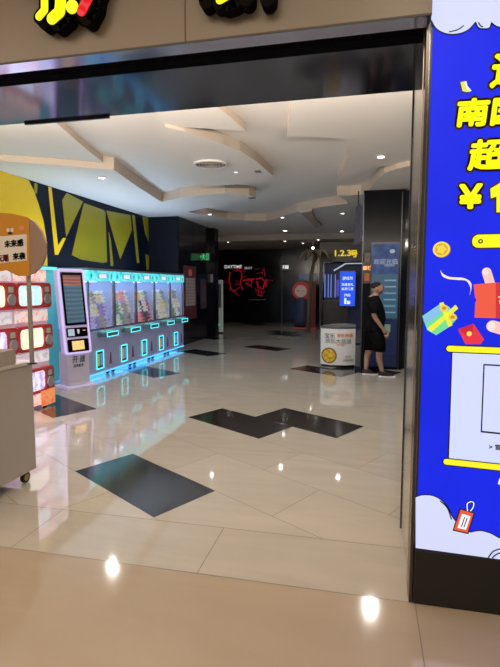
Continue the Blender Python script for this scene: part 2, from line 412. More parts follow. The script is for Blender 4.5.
# plush toys
def plush(col, i):
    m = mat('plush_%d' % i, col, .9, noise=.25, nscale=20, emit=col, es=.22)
    b = MB(); b.ball((0,0,.07), .075, (1,1,.95), 12, 8); b.ball((.02,0,.175), .062, (1,1.05,.95), 12, 8)
    b.ball((.01,.045,.235), .022); b.ball((.01,-.045,.235), .022)
    b.ball((.06,.055,.10), .026); b.ball((.06,-.055,.10), .026); b.ball((.07,.04,.02), .03); b.ball((.07,-.04,.02), .03)
    b.mi = 1; b.ball((.078,.022,.185), .009, n=6, m=4); b.ball((.078,-.022,.185), .009, n=6, m=4); b.ball((.085,0,.165), .008, n=6, m=4)
    o = b.build('plush_toy', [m, black], None, True); return o
pal = {'white': (.82,.80,.78), 'purple': (.30,.22,.62), 'lilac': (.55,.48,.80), 'pink': (.85,.35,.45), 'green': (.16,.38,.22), 'cream': (.75,.68,.50),
       'yellow': (.85,.65,.08), 'red': (.62,.04,.08), 'grey': (.35,.33,.36), 'black': (.03,.03,.04), 'teal': (.2,.5,.5), 'brown': (.30,.20,.14)}
protos = {}
sets = [['purple','lilac','purple','grey','lilac','purple','white','cream','purple','lilac','white','cream','grey','cream','white'],
        ['green','white','green','grey','brown','cream','green','white','grey','cream','white','pink','cream','pink','white'],
        ['red','pink','red','black','red','white','white','black','white','red','white','yellow','yellow','white','grey'],
        ['cream','grey','white','cream','white','green','white','white','cream','yellow','white','white','cream','white','grey'],
        ['cream','green','brown','white','grey','cream','green','white','cream','white','brown','cream','white','grey','cream']]
where = ['nearest the kiosk', 'second from the kiosk', 'in the middle of the row', 'fourth from the kiosk', 'at the far end of the row']
for mi_, st in enumerate(sets):
    k = 0
    for layer in range(3):
        for c in range(5):
            col = st[k]; k += 1
            if col not in protos: o = plush(pal[col], len(protos)); protos[col] = o; o = protos[col]
            else: o = protos[col].copy(); C.objects.link(o)
            y = 7.70+.922*mi_+.12+.172*c+(.0 if layer != 1 else .03)
            x = -4.66-.115-.045*layer+(.02 if c % 2 else -.01)
            o.location = (x, y-.02, .874+.236*layer)
            o.scale = (1.12, 1.12, random.uniform(.82, .90)); o.rotation_euler = (0, 0, random.uniform(-.9, .3)); o.scale.x = random.uniform(1.0, 1.2)
            row = ['in front', 'in middle tier', 'high at back'][layer]
            o['label'] = '%s plush toy %s, claw machine %s' % (col, row, where[mi_]); o['category'] = 'plush toy'
            o['group'] = '%s plush toys %s of the claw machine %s' % (col, row, where[mi_])
    # the clear shelves the toys sit on is part of the machine
    for zz in (1.102, 1.338): MB().box(-.60, -.03, .02, .895, zz, zz+.007).build('toy_shelf', glassm, machines[mi_])

# lit cabinet behind the kiosk
cb = thing('side_cabinet', 'teal lit tall cabinet against the wall behind the payment kiosk', 'cabinet', (-5.2, 6.3, 0))
MB().box(-.58, 0, 0, 1.36, .04, 1.92).build('body', mat('teal_cab', (.10,.38,.42), .35, emit=(.04,.42,.46), es=.28), cb)
MB().box(-.58, .02, 0, 1.36, 1.92, 1.97).build('top_trim', glow('teal_trim', (.15,.8,.85), 1.0), cb)
MB().prism([(.1,1.55),(.75,.95),(.78,.97),(.13,1.58)], .001, .012, 0).build('light_line', glow('pinkwhite', (.8,.8,1), 1.2), cb)
MB().prism([(.02,.06),(.9,.06),(.75,.93),(.1,1.5),(.02,1.5)], .001, .008, 0).build('lower_panel', mat('pink_panel', (.5,.38,.48), .35, emit=(.55,.35,.62), es=.35), cb)

# ------------------------------------------------------------------ payment kiosk
kd = thing('payment_kiosk', 'white leaning touchscreen payment kiosk with lilac glow beside the claw machines', 'kiosk', (-4.51, 7.21, 0), math.radians(-25.7)); kd.scale = (1, .86, 1)
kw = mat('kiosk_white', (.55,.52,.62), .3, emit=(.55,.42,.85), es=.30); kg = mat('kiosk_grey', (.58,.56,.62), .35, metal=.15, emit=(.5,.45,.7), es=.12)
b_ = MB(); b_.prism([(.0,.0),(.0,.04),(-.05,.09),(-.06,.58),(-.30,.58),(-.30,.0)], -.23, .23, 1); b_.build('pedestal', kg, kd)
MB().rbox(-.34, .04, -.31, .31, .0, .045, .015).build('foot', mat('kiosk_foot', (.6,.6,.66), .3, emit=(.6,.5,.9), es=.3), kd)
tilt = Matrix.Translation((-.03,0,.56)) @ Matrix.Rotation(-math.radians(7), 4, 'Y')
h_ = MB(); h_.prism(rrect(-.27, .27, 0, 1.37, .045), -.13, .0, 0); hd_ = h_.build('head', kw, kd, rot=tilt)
e_ = MB(); e_.ring(rrect(-.275,.275,-.005,1.375,.05), rrect(-.245,.245,.025,1.345,.03), -.03, .006, 0); e_.build('glow_edge', glow('lilac_edge', (.66,.52,.95), .95), hd_, rot=tilt)
s_ = MB().prism(rrect(-.225,.225,.46,1.32,.015), .001, .010, 0).build('screen_bezel', mat('bezel', (.004,.004,.006), .1), hd_, rot=tilt)
scr = stripes('kiosk_screen', [(.05,.11,.19),(.07,.16,.24),(.10,.17,.24),(.06,.13,.20)], 4.5, 2, es=.35, dist=1.5)
MB().box(.010, .013, -.185, .185, .50, 1.10).build('screen', scr, s_, rot=tilt)
MB().box(.010, .013, -.185, .185, 1.10, 1.27).build('screen_banner', stripes('kiosk_banner', [(.30,.06,.05),(.12,.07,.09),(.25,.14,.10)], 6, 2, es=.6, dist=2), s_, rot=tilt)
p1 = MB().prism(rrect(-.22,.22,.27,.42,.02), .001, .010, 0).build('reader_panel', mat('bezel', (0,0,0)), hd_, rot=tilt)
MB().box(.010,.014,-.19,-.06,.29,.40).build('card_reader', glow('reader', (.45,.55,.65), .8), p1, rot=tilt)
MB().prism([(.0,.39),(.05,.39),(.04,.32),(.01,.32)], .010, .014, 0).build('scanner', glow('scanner', (.6,.6,.65), .8), p1, rot=tilt)
MB().box(.010,.014,.12,.18,.365,.375).build('indicator', glow('rdot', (.8,.4,.3), 1), p1, rot=tilt)
p2 = MB().prism(rrect(-.22,.22,.03,.235,.02), .001, .010, 0).build('ticket_panel', mat('bezel', (0,0,0)), hd_, rot=tilt)
MB().box(.010,.014,-.13,.12,.06,.205).build('ticket_display', stripes('ticket', [(.75,.35,.05),(.9,.75,.5),(.6,.2,.05),(.95,.85,.2)], 14, 2, es=.9, dist=6), p2, rot=tilt)
text('lettering', '开 战', mat('grey_ink', (.12,.11,.16), .5), kd, (-.052, -.13, .42), .12, '+X', spread=.002)
text('small_lettering', '自助服务', mat('grey_ink', (.12,.11,.16), .5), kd, (-.052, -.11, .34), .055, '+X', off=.001)

# ------------------------------------------------------------------ retro TV vending machines
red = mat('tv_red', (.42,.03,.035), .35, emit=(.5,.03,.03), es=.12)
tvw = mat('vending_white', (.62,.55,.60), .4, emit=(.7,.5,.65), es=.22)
knobm = mat('knob_grey', (.45,.43,.45), .3, metal=.3)
scrs = [stripes('tv_a', [(.9,.95,.95),(.25,.75,.80),(.85,.95,.95),(.3,.45,.6)], 0, es=.9, noise_scale=14),
        stripes('tv_b', [(.95,.95,.85),(.60,.80,.35),(.95,.95,.95),(.9,.45,.35)], 0, es=.9, noise_scale=12),
        stripes('tv_c', [(.80,.80,.95),(.35,.30,.65),(.90,.85,.95),(.55,.7,.85)], 0, es=.9, noise_scale=13)]
prod = [stripes('box_a', [(.9,.75,.72),(.9,.4,.4),(.95,.9,.85),(.6,.65,.8)], 0, es=.55, noise_scale=11),
        stripes('box_b', [(.75,.8,.85),(.9,.85,.9),(.5,.5,.6),(.9,.6,.7)], 0, es=.55, noise_scale=13)]
def make_tv(variant):
    r = thing('capsule_machine', 'x', 'vending machine')
    w = .70
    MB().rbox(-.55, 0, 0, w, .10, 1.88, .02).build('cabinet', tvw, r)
    for zi, zz in enumerate((1.36, .80, .22)):
        f = MB(); f.ring(rrect(.0,w,zz,zz+.33,.05), rrect(.035,.52,zz+.035,zz+.295,.06), .0, .07, 0)
        fr = f.build('tv_frame', red, r)
        MB().prism(rrect(.035,.52,zz+.035,zz+.295,.06), .02, .05, 0).build('screen', scrs[(zi+variant) % 3], fr)
        MB().prism(rrect(.53,.665,zz+.04,zz+.295,.02), .068, .074, 0).build('control_plate', mat('plate_dark', (.25,.10,.11), .4), fr)
        MB().cyl((.074,.597,zz+.12), .068, .022, 0, 20).build('dial', knobm, fr)
        MB().box(.074,.090,.585,.609,zz+.07,zz+.17).build('dial_grip', mat('grip', (.22,.22,.25), .3), fr)
        MB().prism(rrect(.555,.64,zz+.21,zz+.28,.01), .074, .080, 0).build('speaker', mat('pale_plate', (.6,.55,.5), .4), fr)
        MB().box(.0,.02,.03,w-.03,zz-.18,zz-.03).build('product_card', prod[(zi+variant) % 2], r)
    MB().box(.0,.02,.03,w-.03,1.71,1.86).build('product_card', prod[variant % 2], r)
    for y in (.06, w-.06):
        for x in (-.06, -.48):
            q = MB(); q.cyl((x, y-.012, .03), .03, .024, 1, 12); q.box(x-.01, x+.01, y-.02, y+.02, .03, .11); q.build('caster', black, r)
    return r
tvl = ['red framed retro TV vending machine at the right end, nearest the payment kiosk', 'retro TV vending machine cut by the left edge of the photo', 'retro TV vending machine hidden behind the cart']
for i in range(3):
    t = make_tv(i); t['label'] = tvl[i]; t['group'] = 'retro TV vending machines'
    t.location = (-4.32, 5.43-.71*i, 0)
tag(MB().box(-4.235,-4.228,5.80,6.10,.03,.24).build('price_tag', stripes('pt', [(.85,.14,.06),(.9,.35,.12),(.8,.08,.1)], 0, es=.6, noise_scale=9)), 'bright orange red notice card low on the vending machine front', 'notice')

# ------------------------------------------------------------------ cart and its sign
cart_m = mat('cart_beige', (.40,.36,.33), .45, noise=.03)
ct = thing('display_cart', 'beige counter cart on casters at the left of the entrance', 'cart', (-2.72, 3.05, 0))
MB().rbox(-.55, 0, -.75, .58, .10, 1.0, .008).build('body', cart_m, ct)
MB().rbox(-.57, .015, -.77, .60, 1.0, 1.03, .008).build('countertop', mat('cart_top', (.55,.52,.48), .3), ct)
for x in (-.07, -.48):
    for y in (-.65, .50):
        q = MB(); q.cyl((x, y, .045), .045, .03, 0, 20); w_ = q.build('caster', mat('rubber', (.02,.02,.02), .5), ct)
        MB().cyl((x-.002, y, .045), .03, .034, 0, 16).build('hub', mat('brass_hub', (.42,.32,.14), .35, metal=.7), w_)
        MB().box(x-.01, x+.04, y-.03, y+.03, .088, .102).build('plate', dsteel, w_)
tag(MB().rbox(-2.93,-2.71,3.18,3.42,1.031,1.15,.006).build('small_box', mat('box_beige', (.34,.29,.25), .6)), 'small beige box on top of the cart beside the sign pole', 'box')
sg = thing('pole_sign', 'rounded tan signboard with orange Chinese banner on a thin pole over the cart', 'sign', (-2.60, 3.46, 1.031))
sg.location = (-2.74, 3.46, 1.031)
px = onY(29.5, 300, 3.46)[0]
MB().cyl((px+2.74, 0, 0), .018, 1.0, 2, 14).build('pole', mat('pole_grey', (.30,.27,.25), .4), sg)
MB().cyl((px+2.74, 0, 0), .04, .012, 2, 20).build('pole_base', dsteel, sg)
def SY(u, v, y=3.44): a_, b2 = onY(u, v, y); return (a_+2.74, b2-1.031)
out = [(-60,222),(-30,214),(0,213),(14,214),(27,217),(36,222),(43,231),(47.5,243),(47,256),(43,266),(36,273),(28,276),(20,276),(14,273),(8,270),(0,271.5),(-10,275),(-30,275),(-55,268),(-66,245)]
MB().prism([SY(u, v) for u, v in out], -.045, -.02, 1).build('board', mat('board_tan', (.34,.22,.17), .5), sg)
ban = [(-60,222),(-30,214),(0,213),(14,214),(27,217),(29.5,218),(30,275.7),(20,276),(14,273),(8,270),(0,271.5),(-10,275),(-30,275),(-55,268),(-66,245)]
bn = MB().prism([SY(u, v, 3.415) for u, v in ban], -.050, -.0452, 1).build('banner', mat('banner_orange', (.62,.27,.015), .5), sg)
ink = mat('banner_ink', (.02,.02,.03), .5); redink = mat('banner_red', (.65,.06,.05), .5); wht = mat('banner_white', (.8,.75,.68), .5)
def SYw(u, v): a_, b2 = onY(u, v, 3.40); return (a_+2.74, -.056, b2-1.031)
q0 = [(-26,237),(4,236),(26,234),(26.5,260.5),(-26,265.5)]
MB().prism([(SYw(u, v)[0], SYw(u, v)[2]) for u, v in q0], -.054, -.0502, 1).build('caption_backing', wht, bn)
text('caption', '未来感', ink, bn, SYw(4.2, 247), .057, ext=.001, rot=.06, spread=.0022, n=8)
text('caption', '游戏的', redink, bn, SYw(-18.5, 249), .057, ext=.001, rot=.06, spread=.0022, n=8)
text('caption', '来袭', ink, bn, SYw(12.5, 259.5), .057, ext=.001, rot=.06, spread=.0022, n=8)
text('caption', '玩潮', redink, bn, SYw(-4, 261.5), .057, ext=.001, rot=.06, spread=.0022, n=8)
e1 = MB()
for cx in (7.5, 11.5):
    a_ = SYw(cx, 230); e1.prism(disc(a_[0], a_[2], .013, 12, .016), -.056, -.0502, 1)
e1.build('cloud_mark', wht, bn)
a_ = SYw(9.5, 233); MB().prism(disc(a_[0], a_[2], .020, 12, .010), -.057, -.0502, 1).build('mark', ink, bn)
a_ = SYw(21, 228); MB().prism(disc(a_[0], a_[2], .026, 10, .02), -.054, -.0502, 1).build('flower_mark', mat('pinkish', (.75,.3,.12), .5), bn)

# ------------------------------------------------------------------ wall poster, exit sign, pillar notice, gate
pt = thing('wall_poster', 'tall red topped poster with pale text panel on the dark left wall', 'poster', (-4.95, 13.15, .70))
MB().box(.001, .012, 0, 1.02, 0, 1.52).build('sheet', mat('poster_red', (.10,.025,.03), .4, emit=(.2,.04,.04), es=.05), pt)
MB().box(.012, .015, .12, .90, .38, 1.18).build('text_panel', stripes('ptext', [(.14,.11,.115),(.20,.165,.17)], 3.5, 2, es=.3), pt)
MB().prism(disc(.5, 1.33, .15, 16, .10), .012, .016, 0).build('emblem', mat('poster_pink', (.45,.10,.10), .5, emit=(.5,.1,.1), es=.2), pt)
pt2 = thing('wall_poster', 'faint small dark poster beside the tall red one', 'poster', (-4.95, 14.62, .95))
MB().box(.001, .012, 0, .5, 0, .9).build('sheet', mat('poster_dim', (.10,.06,.08), .4), pt2)
MB().box(.012, .015, .08, .42, .2, .7).build('text_panel', mat('poster_dim2', (.14,.09,.10), .4), pt2)
ex = thing('exit_sign', 'green running figure exit sign hanging from the ceiling by the left pillar', 'sign', (-5.05, 14.6, 2.5))
ex.location = (onY(203.5, 255, 14.6)[0]+.02, 14.6, 2.42); ex.scale = (.85, 1, .85)
MB().box(-.20, .20, -.015, .015, .0, .26).build('panel', mat('exit_dark', (.004,.02,.008), .3), ex)
MB().box(-.15,-.14,-.004,.004,.26,1.27).build('hanger', dsteel, ex); MB().box(.14,.15,-.004,.004,.26,1.27).build('hanger', dsteel, ex)
gr = glow('exit_green', (.05,.62,.20), .9)
m_ = MB()
m_.prism(disc(-.02,.215,.022,10), -.02,-.0151, 1)
m_.prism([(-.045,.19),(.01,.19),(.0,.11),(.035,.06),(.06,.02),(.035,.02),(-.01,.08),(-.045,.05),(-.085,.03),(-.09,.045),(-.05,.075),(-.035,.11)], -.02,-.0151, 1)
m_.prism([(-.05,.18),(-.09,.13),(-.08,.12),(-.03,.16)], -.02,-.0151, 1); m_.prism([(.01,.18),(.05,.13),(.07,.15),(.02,.185)], -.02,-.0151, 1)
m_.build('running_figure', gr, ex)
MB().ring([(.09,.02),(.17,.02),(.17,.24),(.09,.24)], [(.11,.04),(.15,.04),(.15,.22),(.11,.22)], -.02,-.0151, 1).build('door_mark', gr, ex)
MB().prism([(-.18,.13),(-.13,.18),(-.13,.145),(-.10,.145),(-.10,.115),(-.13,.115),(-.13,.08)], -.02,-.0151, 1).build('arrow', gr, ex)
tag(MB().box(-4.98,-4.86,15.586,15.599,1.77,2.03).build('notice_card', mat('notice', (.30,.31,.35), .5)), 'small pale notice card on the dark left pillar', 'notice')
gt = thing('gate_pillar', 'slim pale grey free standing gate post with a green light at its foot', 'gate post', (-5.03, 16.8, 0))
MB().rbox(-.15,.15,-.04,.04,.04,1.86,.02).build('post', mat('gate_grey', (.40,.44,.42), .35, emit=(.3,.35,.33), es=.25), gt)  # emission added to brighten the post, which is no lamp
MB().box(-.10,.10,-.048,-.041,.9,1.72).build('panel', mat('gate_panel', (.24,.27,.26), .3), gt)
MB().rbox(-.18,.18,-.10,.10,0,.045,.01).build('foot', dsteel, gt)
MB().prism(disc(-.02,.30,.035,12), -.06,-.0401,1).build('indicator', glow('gate_green', (.1,.9,.45), 2.5), gt)

# ------------------------------------------------------------------ far shops
sp = thing('neon_sign', 'red neon tube outlines glowing behind dark glass on the back wall', 'neon sign', (-5.2, 22.25, 1.7))
neon = glow('red_neon', (.40,.006,.03), .42)
neon_haze = glow('red_neon_haze', (.10,.002,.008), .5)
def nz(pts): return [(onY(u, v, 22.24)[0]+5.2, -.01, onY(u, v, 22.24)[1]-1.7) for u, v in pts]
for pts, rr in (([(230,272),(229,280),(231,289),(236,292)], .03), ([(236,270),(241,271),(242,277),(240,284),(243,290)], .03), ([(243,281),(248,279),(252,281),(251,286),(246,283)], .04),
                ([(256,279),(262,278),(265,282),(263,289),(258,287),(257,281)], .04), ([(259,290),(258,295),(262,296),(261,291)], .04), ([(265,276),(264,268),(262,274)], .02),
                ([(247,280),(254,279)], .05), ([(266,279),(266,287)], .03), ([(236,270),(242,268)], .02)):
    MB().tube(nz(pts), rr, 6).build('neon_glow', neon, sp)
random.seed(3)
for k in range(16):  # random dim streaks added to imitate the diffuse red glow
    p_ = nz([(random.uniform(229,268), random.uniform(268,294))])[0]
    MB().tube([p_, (p_[0]+random.uniform(-.35,.35), p_[1], p_[2]+random.uniform(-.3,.3))], random.uniform(.02,.05), 6).build('neon_glow', neon_haze, sp)
s2 = thing('shop_sign', 'small white lettering sign over the dark shop in the back wall', 'sign', (-6.4, 22.29, 2.4))
MB().box(0, 1.45, -.003, .005, -.02, .25).build('backing', black, s2)
text('lettering', 'DAYTIME', glow('dim_white', (.6,.6,.6), .8), s2, (.0,-.006,.06), .20, off=.004)
text('small_lettering', 'BEAST', glow('dim_white2', (.4,.4,.42), .7), s2, (.95,-.006,.02), .13, off=.002)
s3 = thing('shop_sign', 'small bright white lettering sign on the back wall left of the red standee', 'sign', (-3.78, 22.29, 2.40))
MB().box(-.02, .36, -.003, .005, -.04, .25).build('backing', mat('sign_grey', (.05,.06,.08), .4), s3)
text('lettering', '乐园', glow('bright_white', (.9,.9,.9), 1.2), s3, (.02,-.006,.03), .17, off=.003)
struct(MB().box(-3.75,-3.69,22.26,22.299,0,3.0).build('trim_14', mat('mull', (.03,.035,.05), .3)))
struct(MB().box(-2.95,-2.2,22.27,22.299,1.2,2.2).build('window_1', mat('dim_blue_window', (.01,.015,.04), .2, emit=(.02,.04,.10), es=.5)))
tag(MB().box(-5.2,-4.4,22.0,22.04,1.02,1.06).build('handrail', mat('rail', (.2,.2,.2), .3)), 'thin grey handrail on the back shopfront under the neon', 'rail')
MB_ = bpy.data.objects['handrail']; 
# restore standee
st_ = thing('photo_standee', 'red hooded round faced cutout figure standing beside the back shop', 'standee', (-2.40, 19.6, 0))
redp = mat('standee_red', (.45,.02,.03), .45, noise=.2, emit=(.5,.03,.04), es=.12)
MB().prism([(-.10,0.03),(.46,.03),(.46,1.86),(.02,1.86),(-.05,1.2)], .03, .07, 1).build('board', mat('standee_board', (.22,.03,.03), .5), st_)
MB().prism(disc(-.10,1.47,.36,28), -.02, .03, 1).build('hood', redp, st_)
fc = MB().prism(disc(-.12,1.45,.235,28), -.035, -.02, 1).build('face', mat('standee_face', (.60,.48,.42), .5, emit=(.5,.4,.35), es=.12), st_)
ff = MB()
for cx in (-.23,-.04): ff.prism(disc(cx,1.46,.022,10,.028), -.040,-.0351, 1)
ff.build('eye', black, fc)
MB().prism([(-.17,1.37),(-.135,1.355),(-.10,1.37),(-.135,1.345)], -.040,-.0351, 1).build('mouth', mat('mouth', (.2,.03,.03), .5), fc)
MB().loft([(-.12,0,.03,.22,.06),(-.12,0,.3,.26,.07),(-.10,0,.7,.24,.07),(-.10,0,1.05,.20,.06),(-.10,0,1.2,.12,.05)]).build('dress', mat('standee_blue', (.03,.05,.14), .5, noise=.5, nscale=7), st_, True)
MB().box(-.40,.48,-.16,.20,0,.03).build('base', redp, st_)
MB().ball((-.04,0,1.86), .06, (1.6,.5,.6)).build('leaf', mat('standee_leaf', (.10,.14,.05), .5), st_)
# palm
pm = thing('palm_tree', 'pale decorative palm tree rising beside the yellow numbered sign', 'tree', (-1.90, 17.6, 0))
trunk = mat('palm_trunk', (.16,.14,.08), .7); frond = mat('palm_frond', (.14,.12,.05), .7)
MB().tube([(-.10,0,0),(-.06,0,1.0),(.0,0,2.0),(.12,0,2.75)], [.09,.075,.065,.05], 10).build('trunk', trunk, pm, True)
for k in range(9):
    t0 = 2*PI*k/9+.2; dx, dy = math.cos(t0), math.sin(t0); L = .62
    pts = [(.12+dx*L*s1, dy*L*s1, 2.75+.28*math.sin(s1*2.2)-.42*s1*s1) for s1 in (0,.25,.5,.75,1)]
    q = MB(); wd = [.02,.11,.13,.09,.01]; vs = []
    for (x, y, z_), w1 in zip(pts, wd): vs += [(x-dy*w1, y+dx*w1, z_-.03), (x, y, z_+.01), (x+dy*w1, y-dx*w1, z_-.03)]
    q._faces(vs, [f for i in range(4) for f in ((3*i,3*i+1,3*i+4,3*i+3),(3*i+1,3*i+2,3*i+5,3*i+4))]); q.build('frond', frond, pm)
# numbered hall front
fr = thing('numbered_storefront', 'dark storefront with yellow 1.2.3 sign and cool blue interior behind the promotion stand', 'storefront', (-1.75, 19.0, 0))
dk = mat('front_dark', (.008,.009,.016), .3)
MB().box(.0,.10,0,.3,0,2.6).build('post', dk, fr); MB().box(1.70,2.6,0,.3,0,2.6).build('post', dk, fr)
MB().box(.0,2.6,-.02,.3,2.55,3.28).build('lintel', dk, fr)
MB().box(.1,1.70,1.1,1.14,0,2.55).build('back_wall', mat('front_blue', (.02,.03,.09), .4, emit=(.02,.03,.10), es=.12), fr)
text('lettering', '1.2.3', glow('yellow_led', (.85,.62,.03), .9), fr, (.50,-.03,2.76), .30, off=.008, sx=1.15)
text('lettering', '号', MATS['yellow_led'], fr, (1.12,-.03,2.73), .28, off=.010, sx=1.0)
MB().prism([(.52,2.25),(.95,2.50),(1.65,2.50),(1.65,2.47),(.97,2.46),(.54,2.20)], .05,.10,1).build('light_strip', glow('cool_white', (.45,.55,.75), .8), fr)
for x in (.12,.25,.36,.52): MB().box(x,x+.035,.9,.94,1.2,2.1).build('light_tube', glow('blue_tube', (.18,.28,.75), .8), fr)
MB().box(.58,.78,.88,.92,1.25,1.9).build('blue_panel', glow('blue_pan', (.08,.08,.45), .7), fr)
cq = MB().box(.08,1.0,.3,.7,0,1.08).build('counter', dk, fr); MB().box(.06,1.02,.28,.72,1.08,1.11).build('counter_top', mat('ct_yel', (.12,.10,.04), .4), cq)
text('counter_lettering', '电玩城', mat('dim_ink', (.10,.10,.10), .5), cq, (.25,.296,.82), .16)
ld = thing('led_screen', 'bright blue vertical LED screen with white text under the yellow numbers', 'screen', (-1.00, 18.9, 0))
x0, z1 = onY(340.3,271.5,18.9); x1, z0 = onY(354.7,306,18.9)
MB().box(x0-.03+1, x1+.03+1, 0, .08, z0-.03, z1+.03).build('casing', black, ld)
sc_ = MB().box(x0+1, x1+1, -.006, 0, z0, z1).build('display', glow('led_blue', (.02,.10,.90), .95), ld)
MB().box((x0+x1)/2+.97,(x0+x1)/2+1.03,.02,.06,0,z0).build('stand', black, ld)
tw = glow('led_white', (.75,.85,1), 1.0)
text('lettering', '游戏币', tw, sc_, (x0+1.08,-.009,z1-.30), .13, off=.002); text('lettering', '充值有礼', tw, sc_, (x0+1.05,-.009,z1-.52), .11, off=.002)
text('lettering', '会员优惠', tw, sc_, (x0+1.05,-.009,z1-.68), .11, off=.002); text('lettering', '扫码', tw, sc_, (x0+1.15,-.009,z1-.92), .12, off=.002)
m_ = MB(); m_.box(x0+1.16,x0+1.24,-.009,-.006,z1-1.2,z1-.98); m_.box(x0+1.26,x0+1.38,-.009,-.006,z1-1.2,z1-1.08); m_.build('icon', tw, sc_)

# ------------------------------------------------------------------ promo counter
pc = thing('promotion_stand', 'white curved promotion stand with yellow round picture, in front of the storefront', 'promotion stand', (-.555, 10.3, 0))
def arc(hw, d, n=14, y0=0.0): return [(-hw+2*hw*i/n, y0-d*(1-((i/n)*2-1)**2)) for i in range(n+1)]
body = arc(.35,.12)+[(.33,.30),(-.33,.30)]
MB().prism(body, .05, .79, 2).build('body', mat('promo_white', (.80,.83,.88), .4), pc)
top = arc(.36,.13)+[(.34,.31),(-.34,.31)]
MB().prism(top, .79, .83, 2).build('top', mat('promo_top', (.09,.10,.11), .25), pc)
MB().prism([(-.35,.83),(-.15,.87),(.1,.885),(.35,.87),(.35,.83)], .0, .2, 1).build('header_card', mat('promo_head', (.14,.15,.17), .3), pc)
MB().prism(arc(.33,.10)+[(.30,.25),(-.30,.25)], 0, .05, 2).build('foot', dsteel, pc)
def AY(x): return -.12*(1-(x/.35)**2)
dm = MB()
cx_, cz_ = -.17, .24
for (nm, R0, m0, dz) in (('plate_picture', .16, mat('pic_dark', (.16,.08,.01), .5), .004), ('food_picture', .135, stripes('pic_y', [(.35,.18,.01),(.75,.48,.03),(.85,.65,.10)], 0, noise_scale=22), .008)):
    q = MB(); n = 24
    vs = [(cx_, AY(cx_)-dz-.004, cz_)]+[(cx_+R0*math.cos(2*PI*i/n), AY(cx_+R0*math.cos(2*PI*i/n))-dz, cz_+R0*math.sin(2*PI*i/n)) for i in range(n)]
    q._faces(vs, [(0, 1+i, 1+(i+1) % n) for i in range(n)]); q.build(nm, m0, pc)
ik = mat('promo_ink', (.10,.14,.12), .5); orr = mat('promo_orange', (.75,.22,.03), .5)
def curved(o):
    for v in o.data.vertices: v.co.y += AY(v.co.x)+.12-.12
    return o
curved(text('lettering', '宝乐', ik, pc, (-.27,-.004,.605), .11, off=.001)); curved(text('lettering', '游玩充值', orr, pc, (-.01,-.004,.63), .078, off=.002))
curved(text('lettering', '欢乐大派送', ik, pc, (-.25,-.004,.50), .105, off=.001)); curved(text('small_lettering', '限时抢购', orr, pc, (-.02,-.004,.45), .04))
curved(text('small_lettering', '会员', orr, pc, (.15,-.004,.20), .06)); curved(text('small_lettering', '扫码领取', ik, pc, (.12,-.004,.13), .05))

# ------------------------------------------------------------------ right pillar with display
struct(MB().box(-.10, .70, 10.2, 10.9, 0, 3.5).build('wall_pillar', granite))
struct(MB().box(.70, 3.0, 10.35, 10.45, 0, 3.5).build('wall_right_shop', mat('shop_glass2', (.012,.014,.022), .08)))
struct(MB().box(-.105,-.085,10.185,10.2,0,3.45).build('trim_15', mat('edge_line', (.08,.09,.11), .3, metal=.6)))
struct(MB().box(.62,.635,10.185,10.2,0,3.45).build('trim_16', mat('edge_line', (.08,.09,.11), .3, metal=.6)))
ad = thing('advert_display', 'dim blue lit poster display on the black pillar behind the man', 'display', (.335, 10.19, 0))
MB().box(-.27,.27,-.03,.009,.05,2.50).build('casing', mat('case', (.012,.02,.05), .3), ad)
MB().box(-.25,.25,-.034,-.0301,1.88,2.46).build('header_image', stripes('adtop', [(.003,.015,.08),(.006,.035,.15),(.015,.08,.22)], 0, es=.4, noise_scale=5), ad)
bd = MB().box(-.25,.25,-.034,-.0301,1.02,1.88).build('text_image', glow('ad_mid', (.04,.12,.20), .45), ad)
for i in range(6):
    zz = 1.76-.125*i
    MB().box(-.02,.23,-.037,-.0341,zz-.03,zz+.03).build('text_row', mat('row', (.03,.1,.16), .5, emit=(.02,.10,.22), es=.5), bd)
    MB().box(.0,.21,-.039,-.0371,zz-.008,zz+.008).build('row_line', mat('row_l', (.2,.3,.3), .5, emit=(.2,.36,.42), es=.5), bd)
MB().box(-.25,.25,-.034,-.0301,.30,1.02).build('lower_image', glow('ad_low', (.004,.018,.085), .4), ad)
MB().prism(rrect(.02,.13,.74,.90,.01), -.038,-.0341,1).build('picture', glow('ad_pic', (.18,.28,.20), .5), ad)
MB().box(-.25,.25,-.034,-.0301,.07,.28).build('foot_image', glow('ad_foot', (.004,.012,.05), .5), ad)
lw = glow('ad_white', (.4,.5,.6), .6)
text('lettering', '欢迎光临', lw, ad, (-.22,-.037,2.08), .115); text('small_lettering', '消费须知', lw, ad, (-.02,-.037,2.03), .05)
MB().prism(disc(.13,2.32,.05,14,.04), -.038,-.0341,1).build('logo', lw, ad)
os_ = thing('orange_sign', 'small orange lit sign on the pillar beside the blue display', 'sign', (-.04, 10.19, 1.80))
MB().box(-.045,.11,-.012,.008,-.1,.32).build('panel', mat('os_dark', (.03,.015,.01), .4), os_)
text('lettering', '影城', glow('os_or', (1,.42,.15), 1.3), os_, (-.045,-.015,.17), .085, off=.003)
MB().box(-.01,.08,-.016,-.0121,-.05,.10).build('picture', glow('os_pic', (.30,.06,.02), .8), os_)
MB().box(-.02,.09,-.016,-.0121,.32,.5).build('upper_panel', mat('os_up', (.07,.05,.045), .4), os_)
fb_ = thing('rolled_flag', 'dark blue hanging banner on the left edge of the black pillar', 'banner', (-.20, 10.25, 2.45))
MB().prism([(-.08,0),(.08,.05),(.07,.75),(.02,.80),(-.05,.75)], -.02, .02, 1).build('cloth', mat('flag_blue', (.01,.012,.06), .5), fb_)
MB().cyl((0,0,.78), .012, .27).build('rod', dsteel, fb_)
wc = thing('white_counter', 'pale poster stand by the dark glass to the right of the man', 'stand', (.86, 10.2, 0))
